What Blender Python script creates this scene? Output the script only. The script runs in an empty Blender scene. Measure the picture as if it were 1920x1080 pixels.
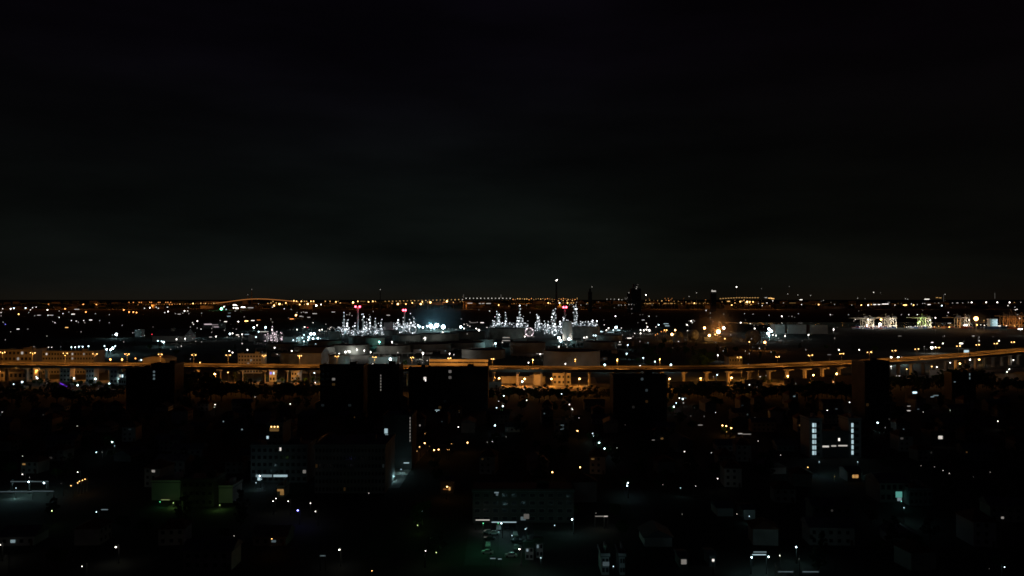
import bpy, math, random
from mathutils import Vector
R = random.Random(7)
scene = bpy.context.scene
COL = scene.collection
# ------------------------------------------------------------------ camera
H = 90.0                 # the photographer stands high up in a tower block
F = 1450.0               # focal length in pixels of a 1920 pixel wide picture
YH = 560.0               # picture row of the horizon
TH = math.atan((YH - 540.0) / F)
cam_d = bpy.data.cameras.new("camera"); cam = bpy.data.objects.new("camera", cam_d); COL.objects.link(cam)
cam_d.sensor_width = 36.0; cam_d.lens = F / 1920.0 * 36.0
cam_d.clip_start = 1.0; cam_d.clip_end = 90000.0
cam.location = (0, 0, H); cam.rotation_euler = (math.pi / 2 + TH, 0, 0)
scene.camera = cam
# ------------------------------------------------------------------ world: night sky with faint city glow low down
world = bpy.data.worlds.new("World"); scene.world = world; world.use_nodes = True
nt = world.node_tree; nt.nodes.clear()
o_ = nt.nodes.new("ShaderNodeOutputWorld"); bg = nt.nodes.new("ShaderNodeBackground")
tc = nt.nodes.new("ShaderNodeTexCoord"); sep = nt.nodes.new("ShaderNodeSeparateXYZ")
ramp = nt.nodes.new("ShaderNodeValToRGB"); nz = nt.nodes.new("ShaderNodeTexNoise")
ramp.color_ramp.interpolation = 'B_SPLINE'
els = ramp.color_ramp.elements
els[0].position = 0.0; els[0].color = (0.0125, 0.0105, 0.0075, 1)
els[1].position = 1.0; els[1].color = (0.0026, 0.0010, 0.0042, 1)
for p, c in ((0.012, (0.0092, 0.0096, 0.0082, 1)), (0.03, (0.0078, 0.0098, 0.0088, 1)), (0.08, (0.0056, 0.0072, 0.0066, 1)), (0.16, (0.0034, 0.0042, 0.0042, 1)), (0.3, (0.0030, 0.0020, 0.0044, 1))):
    e = els.new(p); e.color = c
nt.links.new(tc.outputs['Generated'], sep.inputs[0])
nt.links.new(sep.outputs['Z'], ramp.inputs[0])
mp = nt.nodes.new("ShaderNodeMapping"); mp.inputs['Scale'].default_value = (2.4, 2.4, 11)
nt.links.new(tc.outputs['Generated'], mp.inputs[0]); nt.links.new(mp.outputs[0], nz.inputs['Vector'])
nz.inputs['Scale'].default_value = 1.3; nz.inputs['Detail'].default_value = 4
mr = nt.nodes.new("ShaderNodeMapRange"); mr.inputs['From Min'].default_value = 0.3; mr.inputs['From Max'].default_value = 0.7
mr.inputs['To Min'].default_value = 0.5; mr.inputs['To Max'].default_value = 1.22
nt.links.new(nz.outputs['Fac'], mr.inputs['Value'])
# the glow is stronger over the refinery side and fades to the right
mx = nt.nodes.new("ShaderNodeMapRange"); mx.inputs['From Min'].default_value = -0.6; mx.inputs['From Max'].default_value = 0.6
nt.links.new(sep.outputs['X'], mx.inputs['Value'])
rx = nt.nodes.new("ShaderNodeValToRGB"); rx.color_ramp.interpolation = 'B_SPLINE'; ex_ = rx.color_ramp.elements
ex_[0].position = 0.05; ex_[0].color = (.50, .48, .46, 1); ex_[1].position = 0.97; ex_[1].color = (.44, .34, .30, 1)
for p, c in ((0.33, (.72, .76, .76, 1)), (0.5, (.70, .76, .72, 1)), (0.72, (.50, .46, .38, 1))):
    e = ex_.new(p); e.color = c
nt.links.new(mx.outputs[0], rx.inputs[0])
mc = nt.nodes.new("ShaderNodeMix"); mc.data_type = 'RGBA'; mc.blend_type = 'MULTIPLY'; mc.inputs['Factor'].default_value = 1.0
nt.links.new(ramp.outputs[0], mc.inputs['A']); nt.links.new(rx.outputs[0], mc.inputs['B'])
nt.links.new(mc.outputs['Result'], bg.inputs['Color']); nt.links.new(mr.outputs[0], bg.inputs['Strength'])
nt.links.new(bg.outputs[0], o_.inputs[0])
# ------------------------------------------------------------------ render settings
scene.view_settings.view_transform = 'Standard'; scene.view_settings.look = 'None'
scene.view_settings.exposure = 0.0; scene.view_settings.gamma = 1.0
cy = scene.cycles
cy.use_adaptive_sampling = False; cy.use_denoising = True; cy.use_light_tree = True
cy.max_bounces = 3; cy.diffuse_bounces = 1; cy.glossy_bounces = 2; cy.transmission_bounces = 2; cy.volume_bounces = 0
cy.caustics_reflective = False; cy.caustics_refractive = False
cy.pixel_filter_type = 'BLACKMAN_HARRIS'; cy.filter_width = 1.7
cy.sample_clamp_indirect = 3.0

# ------------------------------------------------------------------ pixel <-> place helpers
def ray(px, py):
    u = (px - 960.0) / F; v = -(py - 540.0) / F
    f = Vector((0, math.cos(TH), math.sin(TH))); up = Vector((0, -math.sin(TH), math.cos(TH)))
    return f + u * Vector((1, 0, 0)) + v * up
def at_z(px, py, z):
    d = ray(px, py); t = (z - H) / d.z
    return Vector((d.x * t, d.y * t, z))
def at_d(px, py, Y):
    d = ray(px, py); t = Y / d.y
    return Vector((d.x * t, Y, H + d.z * t))
def dist(py, z=0.0): return at_z(960, py, z).y
def face(p): return math.atan2(-p[0], p[1])

# ------------------------------------------------------------------ materials
MATS = {}
def mat(name, rgb, rough=0.8, ns=0.3, var=0.25, metal=0.0):
    if name in MATS: return MATS[name]
    m = bpy.data.materials.new(name); m.use_nodes = True; MATS[name] = m
    t = m.node_tree; b = t.nodes['Principled BSDF']
    n = t.nodes.new("ShaderNodeTexNoise"); n.inputs['Scale'].default_value = ns; n.inputs['Detail'].default_value = 6
    c = t.nodes.new("ShaderNodeTexCoord"); t.links.new(c.outputs['Object'], n.inputs['Vector'])
    r = t.nodes.new("ShaderNodeValToRGB"); r.color_ramp.elements[0].position = 0.3; r.color_ramp.elements[1].position = 0.7
    r.color_ramp.elements[0].color = tuple(x * (1 - var) for x in rgb) + (1,)
    r.color_ramp.elements[1].color = tuple(min(1, x * (1 + var)) for x in rgb) + (1,)
    t.links.new(n.outputs['Fac'], r.inputs[0]); t.links.new(r.outputs[0], b.inputs['Base Color'])
    b.inputs['Roughness'].default_value = rough; b.inputs['Metallic'].default_value = metal
    b.inputs['Specular IOR Level'].default_value = 0.3
    return m
HUE = {'w': (1.0, 0.93, 0.84), 'c': (0.66, 0.92, 1.0), 'y': (1.0, 0.54, 0.17), 'o': (1.0, 0.36, 0.09), 'g': (0.16, 1.0, 0.42),
       'r': (1.0, 0.06, 0.10), 'b': (0.22, 0.22, 1.0), 'p': (1.0, 0.80, 0.86), 'k': (0.88, 0.94, 1.0), 'l': (0.72, 0.92, 0.35), 't': (0.25, 0.9, 0.75), 'v': (0.25, 0.05, 1.0)}
CNAME = {'w': 'white', 'c': 'bluish white', 'y': 'warm yellow', 'o': 'orange', 'g': 'green', 'r': 'red', 'b': 'blue', 'p': 'pinkish white', 'k': 'white', 'l': 'yellow-green', 't': 'teal', 'v': 'violet'}
LUM = {0: 0.25, 1: 0.8, 2: 2.2, 3: 6.0, 4: 11.0, 5: 18.0, 6: 30.0}
RAD = {0: 0.55, 1: 0.6, 2: 0.7, 3: 1.0, 4: 1.45, 5: 2.1, 6: 3.5}     # seen radius of the luminaire, 1920-pixels
def glow(c, b, k=1.0):
    n = f"lit {CNAME[c]} {c}{b} {k:g}"
    if n in MATS: return MATS[n]
    m = bpy.data.materials.new(n); m.use_nodes = True; MATS[n] = m
    t = m.node_tree; t.nodes.clear(); o = t.nodes.new("ShaderNodeOutputMaterial"); e = t.nodes.new("ShaderNodeEmission")
    e.inputs['Color'].default_value = HUE[c] + (1,); e.inputs['Strength'].default_value = LUM[b] * k
    t.links.new(e.outputs[0], o.inputs[0]); m.cycles.emission_sampling = 'NONE'
    return m
def vol(name, rgb, dens):
    m = bpy.data.materials.new(name); m.use_nodes = True
    t = m.node_tree; t.nodes.clear(); o = t.nodes.new("ShaderNodeOutputMaterial"); v = t.nodes.new("ShaderNodeVolumePrincipled")
    v.inputs['Color'].default_value = rgb + (1,)
    c = t.nodes.new("ShaderNodeTexCoord"); d = t.nodes.new("ShaderNodeVectorMath"); d.operation = 'DOT_PRODUCT'
    t.links.new(c.outputs['Object'], d.inputs[0]); t.links.new(c.outputs['Object'], d.inputs[1])
    a = t.nodes.new("ShaderNodeMath"); a.operation = 'SUBTRACT'; a.inputs[0].default_value = 1.0; a.use_clamp = True; t.links.new(d.outputs['Value'], a.inputs[1])
    e = t.nodes.new("ShaderNodeMath"); e.operation = 'POWER'; e.inputs[1].default_value = 2.5; t.links.new(a.outputs[0], e.inputs[0])
    n = t.nodes.new("ShaderNodeTexNoise"); n.inputs['Scale'].default_value = 3.0; t.links.new(c.outputs['Object'], n.inputs['Vector'])
    k = t.nodes.new("ShaderNodeMath"); k.operation = 'MULTIPLY'; t.links.new(e.outputs[0], k.inputs[0]); t.links.new(n.outputs['Fac'], k.inputs[1])
    g_ = t.nodes.new("ShaderNodeMath"); g_.operation = 'MULTIPLY'; g_.inputs[1].default_value = dens * 2; t.links.new(k.outputs[0], g_.inputs[0])
    t.links.new(g_.outputs[0], v.inputs['Density'])
    t.links.new(v.outputs[0], o.inputs['Volume']); return m
concrete = mat('weathered concrete', (0.30, 0.28, 0.25), 0.9, 0.15)
asphalt = mat('asphalt', (0.06, 0.06, 0.06), 0.9, 0.1)
deckm = mat('pale road slab', (0.22, 0.2, 0.18), 0.85, 0.08)
soil = mat('dark ground', (0.05, 0.055, 0.045), 1.0, 0.01, 0.5)
galv = mat('galvanised steel', (0.35, 0.36, 0.37), 0.5, 1.0, 0.15, 0.3)
dsteel = mat('dark lamp steel', (0.035, 0.035, 0.035), 0.7, 1.0)
steel = mat('painted plant steel', (0.40, 0.41, 0.42), 0.6, 0.2, 0.2)
tankm = mat('tank paint', (0.34, 0.38, 0.36), 0.7, 0.09, 0.4)
tankd = mat('rusty tank paint', (0.26, 0.26, 0.24), 0.8, 0.05, 0.3)
wallp = mat('pale render wall', (0.42, 0.40, 0.36), 0.9, 0.12)
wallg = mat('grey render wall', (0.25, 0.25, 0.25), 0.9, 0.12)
walld = mat('darkened wall', (0.09, 0.085, 0.08), 0.95, 0.12)  # colour darkened so blocks and facades stay in shade under the lamps
wallw = mat('white painted wall', (0.62, 0.62, 0.60), 0.8, 0.12, 0.12)
roofr = mat('clay roof', (0.16, 0.08, 0.05), 0.9, 0.6)
roofg = mat('grey sheet roof', (0.15, 0.16, 0.17), 0.6, 0.5)
glassd = mat('dark window glass', (0.03, 0.035, 0.04), 0.15, 1.0)
frame = mat('window frame', (0.2, 0.2, 0.2), 0.6, 1.0)
bark = mat('bark', (0.09, 0.065, 0.045), 1.0, 2.0)
leafA = mat('leaf green', (0.05, 0.12, 0.03), 0.7, 0.6, 0.5)
leafB = mat('leaf dark green', (0.035, 0.065, 0.028), 0.7, 0.6, 0.5)
craneb = mat('crane paint', (0.45, 0.40, 0.30), 0.6, 0.2)
rubber = mat('rubber', (0.02, 0.02, 0.02), 0.8, 2)
waterm = mat('river water', (0.01, 0.014, 0.016), 0.08, 0.02)

# ------------------------------------------------------------------ mesh collector
class MB:
    def __init__(s): s.v = []; s.f = []; s.m = []; s.mats = []
    def mi(s, m):
        if m not in s.mats: s.mats.append(m)
        return s.mats.index(m)
    def add(s, vs, fs, m):
        k = len(s.v); i = s.mi(m); s.v += [tuple(x) for x in vs]
        for f in fs: s.f.append([k + j for j in f]); s.m.append(i)
        return s
    def box(s, c, size, m, rz=0.0):
        hx, hy, hz = size[0] / 2, size[1] / 2, size[2] / 2; ca, sa = math.cos(rz), math.sin(rz); vs = []
        for dz in (-hz, hz):
            for dx, dy in ((-hx, -hy), (hx, -hy), (hx, hy), (-hx, hy)):
                vs.append((c[0] + dx * ca - dy * sa, c[1] + dx * sa + dy * ca, c[2] + dz))
        return s.add(vs, [(3, 2, 1, 0), (4, 5, 6, 7), (0, 1, 5, 4), (1, 2, 6, 5), (2, 3, 7, 6), (3, 0, 4, 7)], m)
    def tube(s, p, q, r0, r1, m, n=8, caps=True):
        p = Vector(p); q = Vector(q); a = (q - p).normalized()
        u = a.cross(Vector((0, 0, 1))) if abs(a.z) < 0.9 else a.cross(Vector((1, 0, 0))); u.normalize(); w = a.cross(u)
        vs = []
        for c, r in ((p, r0), (q, r1)):
            for i in range(n):
                t = 2 * math.pi * i / n; vs.append(c + u * (r * math.cos(t)) + w * (r * math.sin(t)))
        fs = [(i, (i + 1) % n, n + (i + 1) % n, n + i) for i in range(n)]
        if caps: fs += [tuple(range(n))[::-1], tuple(range(n, 2 * n))]
        return s.add(vs, fs, m)
    def ball(s, c, r, m, n=8, k=5, sz=1.0, half=False):
        vs = []; fs = []
        a0 = 0.0 if not half else math.pi / 2
        for j in range(k + 1):
            ph = (math.pi * j / k) if not half else (math.pi / 2 * j / k)
            for i in range(n):
                t = 2 * math.pi * i / n
                vs.append((c[0] + r * math.sin(ph) * math.cos(t), c[1] + r * math.sin(ph) * math.sin(t), c[2] + r * sz * math.cos(ph)))
        for j in range(k):
            for i in range(n): fs.append((j * n + i, (j + 1) * n + i, (j + 1) * n + (i + 1) % n, j * n + (i + 1) % n))
        return s.add(vs, fs, m)
    def build(s, name, parent=None, loc=None, rz=0.0):
        me = bpy.data.meshes.new(name); me.from_pydata(s.v, [], s.f)
        for m in s.mats: me.materials.append(m)
        me.polygons.foreach_set('material_index', s.m); me.update()
        o = bpy.data.objects.new(name, me); COL.objects.link(o)
        if parent: o.parent = parent
        if loc is not None: o.location = loc
        if rz: o.rotation_euler = (0, 0, rz)
        return o
def tag(o, label, cat, group=None):
    o['label'] = label; o['category'] = cat
    if group: o['group'] = group
    return o
def thing(name, label, cat, loc, rz=0.0, group=None):
    o = bpy.data.objects.new(name, None); COL.objects.link(o); o.location = loc; o.rotation_euler = (0, 0, rz); o.empty_display_size = 1
    return tag(o, label, cat, group)
def struct(o, kind='structure'): o['kind'] = kind; return o
def copy_tree(o, parent=None):
    c = o.copy(); COL.objects.link(c); c.parent = parent
    for ch in o.children: copy_tree(ch, c)
    return c
LHUE = dict(HUE); LHUE['y'] = (1.0, 0.36, 0.055); LHUE['o'] = (1.0, 0.30, 0.05); LHUE['c'] = (0.5, 0.93, 1.0); LHUE['k'] = (.62, .85, 1.0); LHUE['l'] = (.5, 1.0, .25)
def light(parent, loc, c, power, rad=0.3):
    d = bpy.data.lights.new('lamp_or_fill_light', 'POINT'); d.energy = power; d.color = LHUE[c]; d.shadow_soft_size = rad
    o = bpy.data.objects.new('lamp_or_fill_light', d); COL.objects.link(o); o.parent = parent; o.location = loc; return o
ONES = ['first', 'second', 'third', 'fourth', 'fifth', 'sixth', 'seventh', 'eighth', 'ninth', 'tenth', 'eleventh', 'twelfth', 'thirteenth',
        'fourteenth', 'fifteenth', 'sixteenth', 'seventeenth', 'eighteenth', 'nineteenth']
TENS = ['', '', 'twenty', 'thirty', 'forty', 'fifty', 'sixty', 'seventy', 'eighty', 'ninety']
def nth(i):
    if i < 19: return ONES[i]
    n = i + 1
    if n % 10 == 0: return {2: 'twentieth', 3: 'thirtieth', 4: 'fortieth', 5: 'fiftieth', 6: 'sixtieth', 7: 'seventieth', 8: 'eightieth', 9: 'ninetieth'}[n // 10]
    return TENS[n // 10] + '-' + ONES[n % 10 - 1]

# ------------------------------------------------------------------ the ground, the river, the roads
g = MB(); g.add([(-45000, -2000, 0), (45000, -2000, 0), (45000, 60000, 0), (-45000, 60000, 0)], [(0, 1, 2, 3)], soil)
struct(g.build('ground'))
w = MB(); RY = 90 * F / (615 - YH) + 60
w.add([(900, RY, .02), (4200, RY, .02), (5200, RY + 500, .02), (800, RY + 500, .02)], [(0, 1, 2, 3)], waterm)
struct(w.build('river_water'))
def strip(name, pts, wdt, m, z=0.004):
    b = MB(); L = []; Rr = []
    for i, p in enumerate(pts):
        a = Vector(pts[max(0, i - 1)]); c = Vector(pts[min(len(pts) - 1, i + 1)]); t = (c - a); t.z = 0; t.normalize(); n = Vector((-t.y, t.x, 0))
        q = Vector((p[0], p[1], z)); L.append(q + n * wdt / 2); Rr.append(q - n * wdt / 2)
    k = len(pts)
    b.add(L + Rr, [(k + i, k + i + 1, i + 1, i) for i in range(k - 1)], m)
    return struct(b.build(name))
def gp(*pp): return [at_z(x, y, 0) for x, y in pp]
strip('street', gp((-120, 708), (0, 712), (200, 716), (500, 719), (960, 722), (1330, 722), (1600, 715), (1750, 705), (2050, 682)), 26, deckm, 0.012)
strip('street', gp((1040, 736), (1070, 765), (1115, 818), (1140, 848), (1182, 912), (1260, 1075)), 9, asphalt, 0.008)
strip('street', gp((935, 728), (944, 748), (938, 775), (925, 830)), 8, asphalt, 0.004)
strip('street', gp((1240, 730), (1265, 770), (1350, 815), (1500, 880), (1700, 960)), 9, asphalt, 0.005)
strip('street', gp((640, 745), (630, 760), (590, 800), (540, 860), (470, 960), (400, 1070)), 9, asphalt, 0.006)
strip('street', gp((20, 905), (150, 905), (300, 890), (500, 893), (700, 925)), 9, asphalt, 0.009)
strip('street', gp((733, 915), (748, 892), (765, 870), (800, 835), (850, 835)), 8, deckm, 0.010)
strip('refinery_road', gp((1150, 642), (1168, 655), (1175, 664), (1195, 668), (1206, 675), (1245, 684)), 10, deckm, 0.007)

m = MB(); m.add([Vector((p.x, p.y, .02)) for p in gp((880, 707), (1115, 707), (1125, 733), (870, 733))], [(3, 2, 1, 0)], deckm); struct(m.build('forecourt_pavement'))
# ------------------------------------------------------------------ elevated expressway
DZ = 18.0
EDGE = [(-160, 683.2), (0, 685.7), (120, 687.2), (270, 688), (340, 689), (600, 691.3), (760, 693), (915, 694), (1060, 694.5), (1200, 694.3), (1330, 693.5), (1440, 691), (1520, 687.5), (1600, 684), (1680, 680), (1740, 676), (1800, 671.5), (1860, 666.5), (1920, 661), (2000, 654), (2100, 646)]
edge = [at_z(x, y, DZ) for x, y in EDGE]
def offs(pts, d):
    out = []
    for i, p in enumerate(pts):
        t = pts[min(len(pts) - 1, i + 1)] - pts[max(0, i - 1)]; t.z = 0; t.normalize(); out.append(p + Vector((-t.y, t.x, 0)) * d)
    return out
WID = 36.0
far_e = offs(edge, WID)
def bar(b, A, B, z0, z1, m):
    k = len(A); vs = [Vector((p.x, p.y, z)) for z in (z0, z1) for L in (A, B) for p in L]; fs = []
    for i in range(k - 1):
        fs += [(2 * k + i, 2 * k + i + 1, 3 * k + i + 1, 3 * k + i), (i, k + i, k + i + 1, i + 1), (i, i + 1, 2 * k + i + 1, 2 * k + i), (k + i, 3 * k + i, 3 * k + i + 1, k + i + 1)]
    b.add(vs, fs, m)
ex = thing('elevated_expressway', 'long raised concrete expressway lit orange, running across the whole view on piers', 'expressway', (edge[9].x, edge[9].y, 0))
ex.location = (0, 0, 0)
b = MB(); bar(b, edge, far_e, DZ - 1.8, DZ, deckm); b.build('deck', ex)
b = MB(); bar(b, offs(edge, -0.003), offs(edge, 0.35), DZ + 0.003, DZ + 1.0, concrete); b.build('parapet', ex)
b = MB(); bar(b, offs(far_e, -0.35), offs(far_e, 0.003), DZ + 0.003, DZ + 1.3, concrete); b.build('parapet', ex)
b = MB(); bar(b, offs(edge, WID / 2 - .3), offs(edge, WID / 2 + .3), DZ + 0.003, DZ + 0.9, concrete); b.build('median_barrier', ex)
mid = offs(edge, WID / 2)
def along(pts, step):
    acc = 0.0; nxt = 0.0
    for i in range(len(pts) - 1):
        a, c = pts[i], pts[i + 1]; L = (c - a).length
        while nxt <= acc + L:
            yield a + (c - a) * ((nxt - acc) / L), math.atan2((c - a).y, (c - a).x); nxt += step
        acc += L
for p, a in along(mid, 24.5):
    b = MB(); b.box((p.x, p.y, 7.0), (2.2, 3.4, 14.0), concrete, a); b.box((p.x, p.y, 15.1), (2.4, 19.0, 2.197), concrete, a)
    b.box((p.x, p.y, 13.4), (2.3, 9.0, 1.2), concrete, a); b.build('pier', ex)
# noise barrier on the far parapet, two pale bands
nb = thing('noise_barrier', 'tall pale noise barrier in two orange-lit bands on the expressway', 'noise barrier', at_z(860, 690, DZ))
nb.location = (0, 0, 0)
def sub(pts, x0, x1):
    out = []
    for i in range(41):
        px = x0 + (x1 - x0) * i / 40.0; p0 = None
        for a, c in zip(pts, pts[1:]):
            ua = a.x / a.y * F + 960; uc = c.x / c.y * F + 960
            if ua <= px <= uc: t = (px - ua) / (uc - ua); p0 = a + (c - a) * t
        if p0: out.append(p0)
    return out
seg = sub(far_e, 805, 915)
b = MB(); bar(b, offs(seg, 0.3), offs(seg, .5), DZ + 1.303, DZ + 3.9, wallw); b.build('panel', nb)
b = MB(); bar(b, offs(seg, 0.3), offs(seg, .5), DZ + 5.2, DZ + 7.8, wallw); b.build('panel', nb)
for p, a in along(offs(seg, 0.7), 6.0): b = MB(); b.box((p.x, p.y, DZ + 3.9), (0.3, 0.3, 7.7), galv, a); b.build('post', nb)

# ------------------------------------------------------------------ lamps
LATER = []; NBIG = [0]
def lamp_small(c, b, p, h, name, label, cat, group, ell=None, lit=None):
    if name == 'street_lamp': LATER.append((RAD[b] + (ell or 0) * .1, c, b, p, h, label, cat, group, ell, lit)); return None
    o = lamp_one(c, b, p, h, name, label, cat, group, ell)
    if lit: light(o, lit[0], c, lit[1], .5)
    return o
def lamp_one(c, b, p, h, name, label, cat, group, ell=None):
    """far lamp: mast and glowing luminaire in one mesh; p = world place of the luminaire, h = mast height"""
    D = p.y; r = RAD[b] * D / F; mb = MB()
    sz = 1.0
    if ell: mb.box((0, 0, h), (ell * D / F, r * 1.0, r * 1.3), glow(c, b))
    else: mb.ball((0, 0, h), r, glow(c, b), 8, 4)
    mb.tube((0, 0, 0), (0, 0, h - r * .9), max(.12, r * .16), max(.08, r * .1), galv, 5)
    o = mb.build(name, None, (p.x, p.y, p.z - h)); return tag(o, label, cat, group)
TPL = {}
def lamp_big(c, b, p, h, label, group, P, twin=0.0, rz=0.0, name='street_lamp', arm=1.6):
    """near lamp: pole, arm, shade, bulb.  p = luminaire"""
    base = Vector((p.x, p.y, p.z - h)); D = p.y; r = min(RAD[b], 1.5) * (.8 if h < 7 else 1) * D / F
    t = thing(name, label, 'street lamp', base, rz, group)
    m = MB(); m.tube((0, 0, 0), (0, 0, h + .5), .16, .10, (galv if h > 8 else dsteel), 8); m.tube((0, 0, 0), (0, 0, .5), .28, .24, (galv if h > 8 else dsteel), 8); m.build('pole', t)
    heads = (-twin / 2, twin / 2) if twin else (0,)
    for k, hx in enumerate(heads):
        m = MB(); m.tube((0, 0, h + .45), (hx if twin else 0, -0.1 if twin else -arm, h + .75), .07, .05, (galv if h > 8 else dsteel), 6); m.build('arm', t)
        y0 = -.1 if twin else -arm
        rr = r * (1.0 if k or not twin else .8)
        m = MB(); m.box((hx, y0, h + rr + .12), (rr * 1.6, rr * 1.2, .2), (galv if h > 8 else dsteel)); s = m.build('lamp_shade', t)
        m = MB(); m.ball((hx, y0, h), rr, glow(c, b), 10, 6, .8); m.build('bulb', t)
        if P and (k or not twin): light(t, (hx if twin else 0, y0, h - rr - .35), c, P)
    return t
# expressway lamps (x, y, twin spacing in pixels)
EXL = [(5, 660.5, 9), (61.5, 661.5, 9), (122.5, 662.5, 8), (178, 663.5, 8), (238, 664, 8), (300.5, 664.5, 7), (363.5, 665.5, 7), (428, 666, 8), (495, 666.5, 6), (562, 667, 6), (631.5, 668, 6),
       (702, 669.5, 6), (772.5, 670.5, 5), (842.5, 671.5, 5), (923.5, 673, 4), (999, 674, 0), (1078.5, 674, 0), (1157.5, 673.5, 0), (1237, 673, 0), (1386, 670, 7), (1458, 669, 7), (1519.5, 666, 9),
       (1578, 663.3, 9), (1630, 660.5, 10), (1676, 657.5, 10), (1719, 654.5, 11), (1758, 652, 11), (1797, 649, 11), (1833, 646.5, 11), (1867, 644, 11), (1899, 641.5, 11), (1926, 639, 11)]
for i, (x, y, tw) in enumerate(EXL):
    # stand it on the median of the deck
    q = None
    for a, c in zip(mid, mid[1:]):
        ua = a.x / a.y * F + 960; uc = c.x / c.y * F + 960
        if ua <= x <= uc: q = a + (c - a) * ((x - ua) / (uc - ua)); ang = math.atan2((c - a).y, (c - a).x)
    top = at_d(x, y, q.y); h = top.z - DZ
    lamp_big('y', 3, top, h, f"{'twin-headed' if tw else 'single-headed'} orange lamp on the expressway, {nth(i)} from the left", 'lamps along the raised expressway',
             9500, tw * q.y / F, ang, arm=0.6)
# ---- lamp lists: x y colour brightness
def parse(s):
    out = []
    for t in s.split():
        a = t.split(','); out.append((float(a[0]), float(a[1]), a[2][0], int(a[2][1]), float(a[3]) if len(a) > 3 else None))
    return sorted(out)
def zone(data, phrase, cap=9000.0, hgt=12.0, big=False, P=(0, 0, 0, 0, 0, 0, 0), name='street_lamp', cat='street lamp', every=1):
    rows = parse(data)
    for i, (x, y, c, b, ell) in enumerate(rows):
        if big:
            p = at_z(x, y, hgt)
            if p.y < 0 or p.y > cap: p = at_d(x, y, cap)
            nm = 'yard_lamp' if b <= 2 and hgt < 7 else name
            NBIG[0] += nm == 'street_lamp'
            lamp_big(c, b, p, hgt, f"{CNAME[c]} lamp, {nth(i)} from the left {phrase}", 'lamps ' + phrase, P[b], name=nm, rz=R.uniform(-.5, .5))
        else:
            D = cap if y < 562 else min(cap, at_z(x, y, hgt).y)
            p = at_d(x, y, D)
            lit = ((0, -RAD[b] * D / F * 1.3, max(4.0, p.z) + RAD[b] * D / F * (1.3 if b > 4 else -1.2)), P[b]) if P[b] else None
            o = lamp_small(c, b, p, max(4.0, p.z), name, f"{CNAME[c]} lamp, {nth(i)} from the left {phrase}", cat, 'lamps ' + phrase, ell, lit)
zone("""1,573,y2 5,579,w2 12,574,w2 18,572,w2 20,579,w3 26,578,c3 27,571,y1 36,571.5,o4 48,577.5,c3 57,581,w2 61,577,w2 68,576,w2 81,576,w2 89,581,w3 91,571,o3 108,572,o2 114,572,o1,8
122,571,o3 122,579,o3 111,583,w1 144,580,w1,9 151,575,w1 156,571,o3 165,576,w2 161,585,o3 180,571,o3 205,571,o3 212,571,o2 216,572,o2 232,581,o3 2,586,w2 35,589,y3 54,586,w1 90,591,w2""",
     'along the far left shore', 9000, 12)
zone("""2,592,w1 65,592,w1 73,591,w1,6 96,591,w1,7 111,595,w2 118,588,w2 129,585,w1 137,589,w2,6 179,588,w1 205,590,w1 99,603,w1 103,605,w2 134,601,w2 143,602,w2 147,604,w1 157,601,w2
159,605,w1 170,600,w2,5 187,601,w1 205,605,w1 6,604,w1 10,608,b2 34,617,w2,5 52,617,w1 20,622,w1 125,614,y2,5 88,630,w1 152,622,w1 10,637,w1 229,610,w1 218,627,c5 211,628,c1 232,641,w1""",
     'in the dark district below the left shore', 6000, 9, P=(0, 0, 0, 0, 0, 6000, 0))
zone("64,650,w1 91,651,w2 97,651,w2 114,650,w0 134,651,c3 141,651,c3 148,650,c3 155,650,c3 166,649,c3 196,649,c3 200,655,c4 207,656,c4 211,653,c5 216,649,c3",
     'in the bright row above the orange building', 2500, 9, P=(0, 0, 0, 900, 3000, 6000, 0))
zone("""242,567,o2 250,567,o2 261,567,o2 265,567,o2 281,567,o2 284,567,o2 297,567,o2 300,567,o2 311,567,o2 315,567,o2 320,567,o2 242,585,o3 250,585,o3 256,586,o3 362,569,y3 348,573,y3 385,569,y2 426,568,y3
265,576,w1 271,578,w2 281,577,w3 293,576,w2 297,578,w2 314,576,w2 315,584,w3 309,586,w2 346,583,w3 352,583,w2 353,577,w1 329,588,w1 336,589,w1,5 343,587,w1 354,588,w1 378,587,w1""",
     'on the shore between the left and the bridge', 8000, 12)
zone(" ".join(f"{254 + i * 4.9:.1f},{572 - i * .11 + R.uniform(-.7, .7):.1f},{'o' if R.random() < .7 else 'y'}{R.choice((0, 1, 1, 2))}" for i in range(33)), 'in the thin line leading to the bridge', 8000, 12)
zone("""415,579,g5 420,575,w3 424,580,c2 440,572,w3,6 445,573,w2 438,577,w3 444,578,w3,6 452,576,w2 456,576,w3,7 441,583,w1 470,577,w1,10 429,593,c1,6 430,587,c0,5 361,605,w2 370,602,w3 363,608,w2 413,601,w1 423,603,w2,5 447,603,w3 462,602,y3,6
474,601,w2,6 458,594,w1 357,613,w1 370,615,w1 377,617,w2 397,616,w1 397,623,w1 391,608,w3 388,607,p2,10 403,608,p1,10 406,613,p1,8 287,613,w0""", 'in the town below the arched bridge', 6000, 9, P=(0, 0, 0, 0, 0, 40000, 0))
zone("""319,620,y4 249,624,w1 271,629,w1 285,627,r2 298,630,c3 306,624,w1 303,640,c3 307,641.5,c4 296,639,c3 331,636,w3 347,635,w3 347,630,w1 352,626,c4 357,627,c4 364,626.5,c5 358,622,w2 361,635,w1
395,632,w1,5 405,631,w3 431,626,c4 436,625,w3 445,628,w2,5 448,631,w2 454,627,w3 455,632,w1 454,644,w2 426,632,w1 421,619,w1 443,617,w1 437,616,w0 476,614,c4 466,627,c1,14""",
     'in the works left of the refinery', 3500, 9, name='floodlight', cat='floodlight', P=(0, 0, 0, 900, 2500, 5500, 0))
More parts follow.
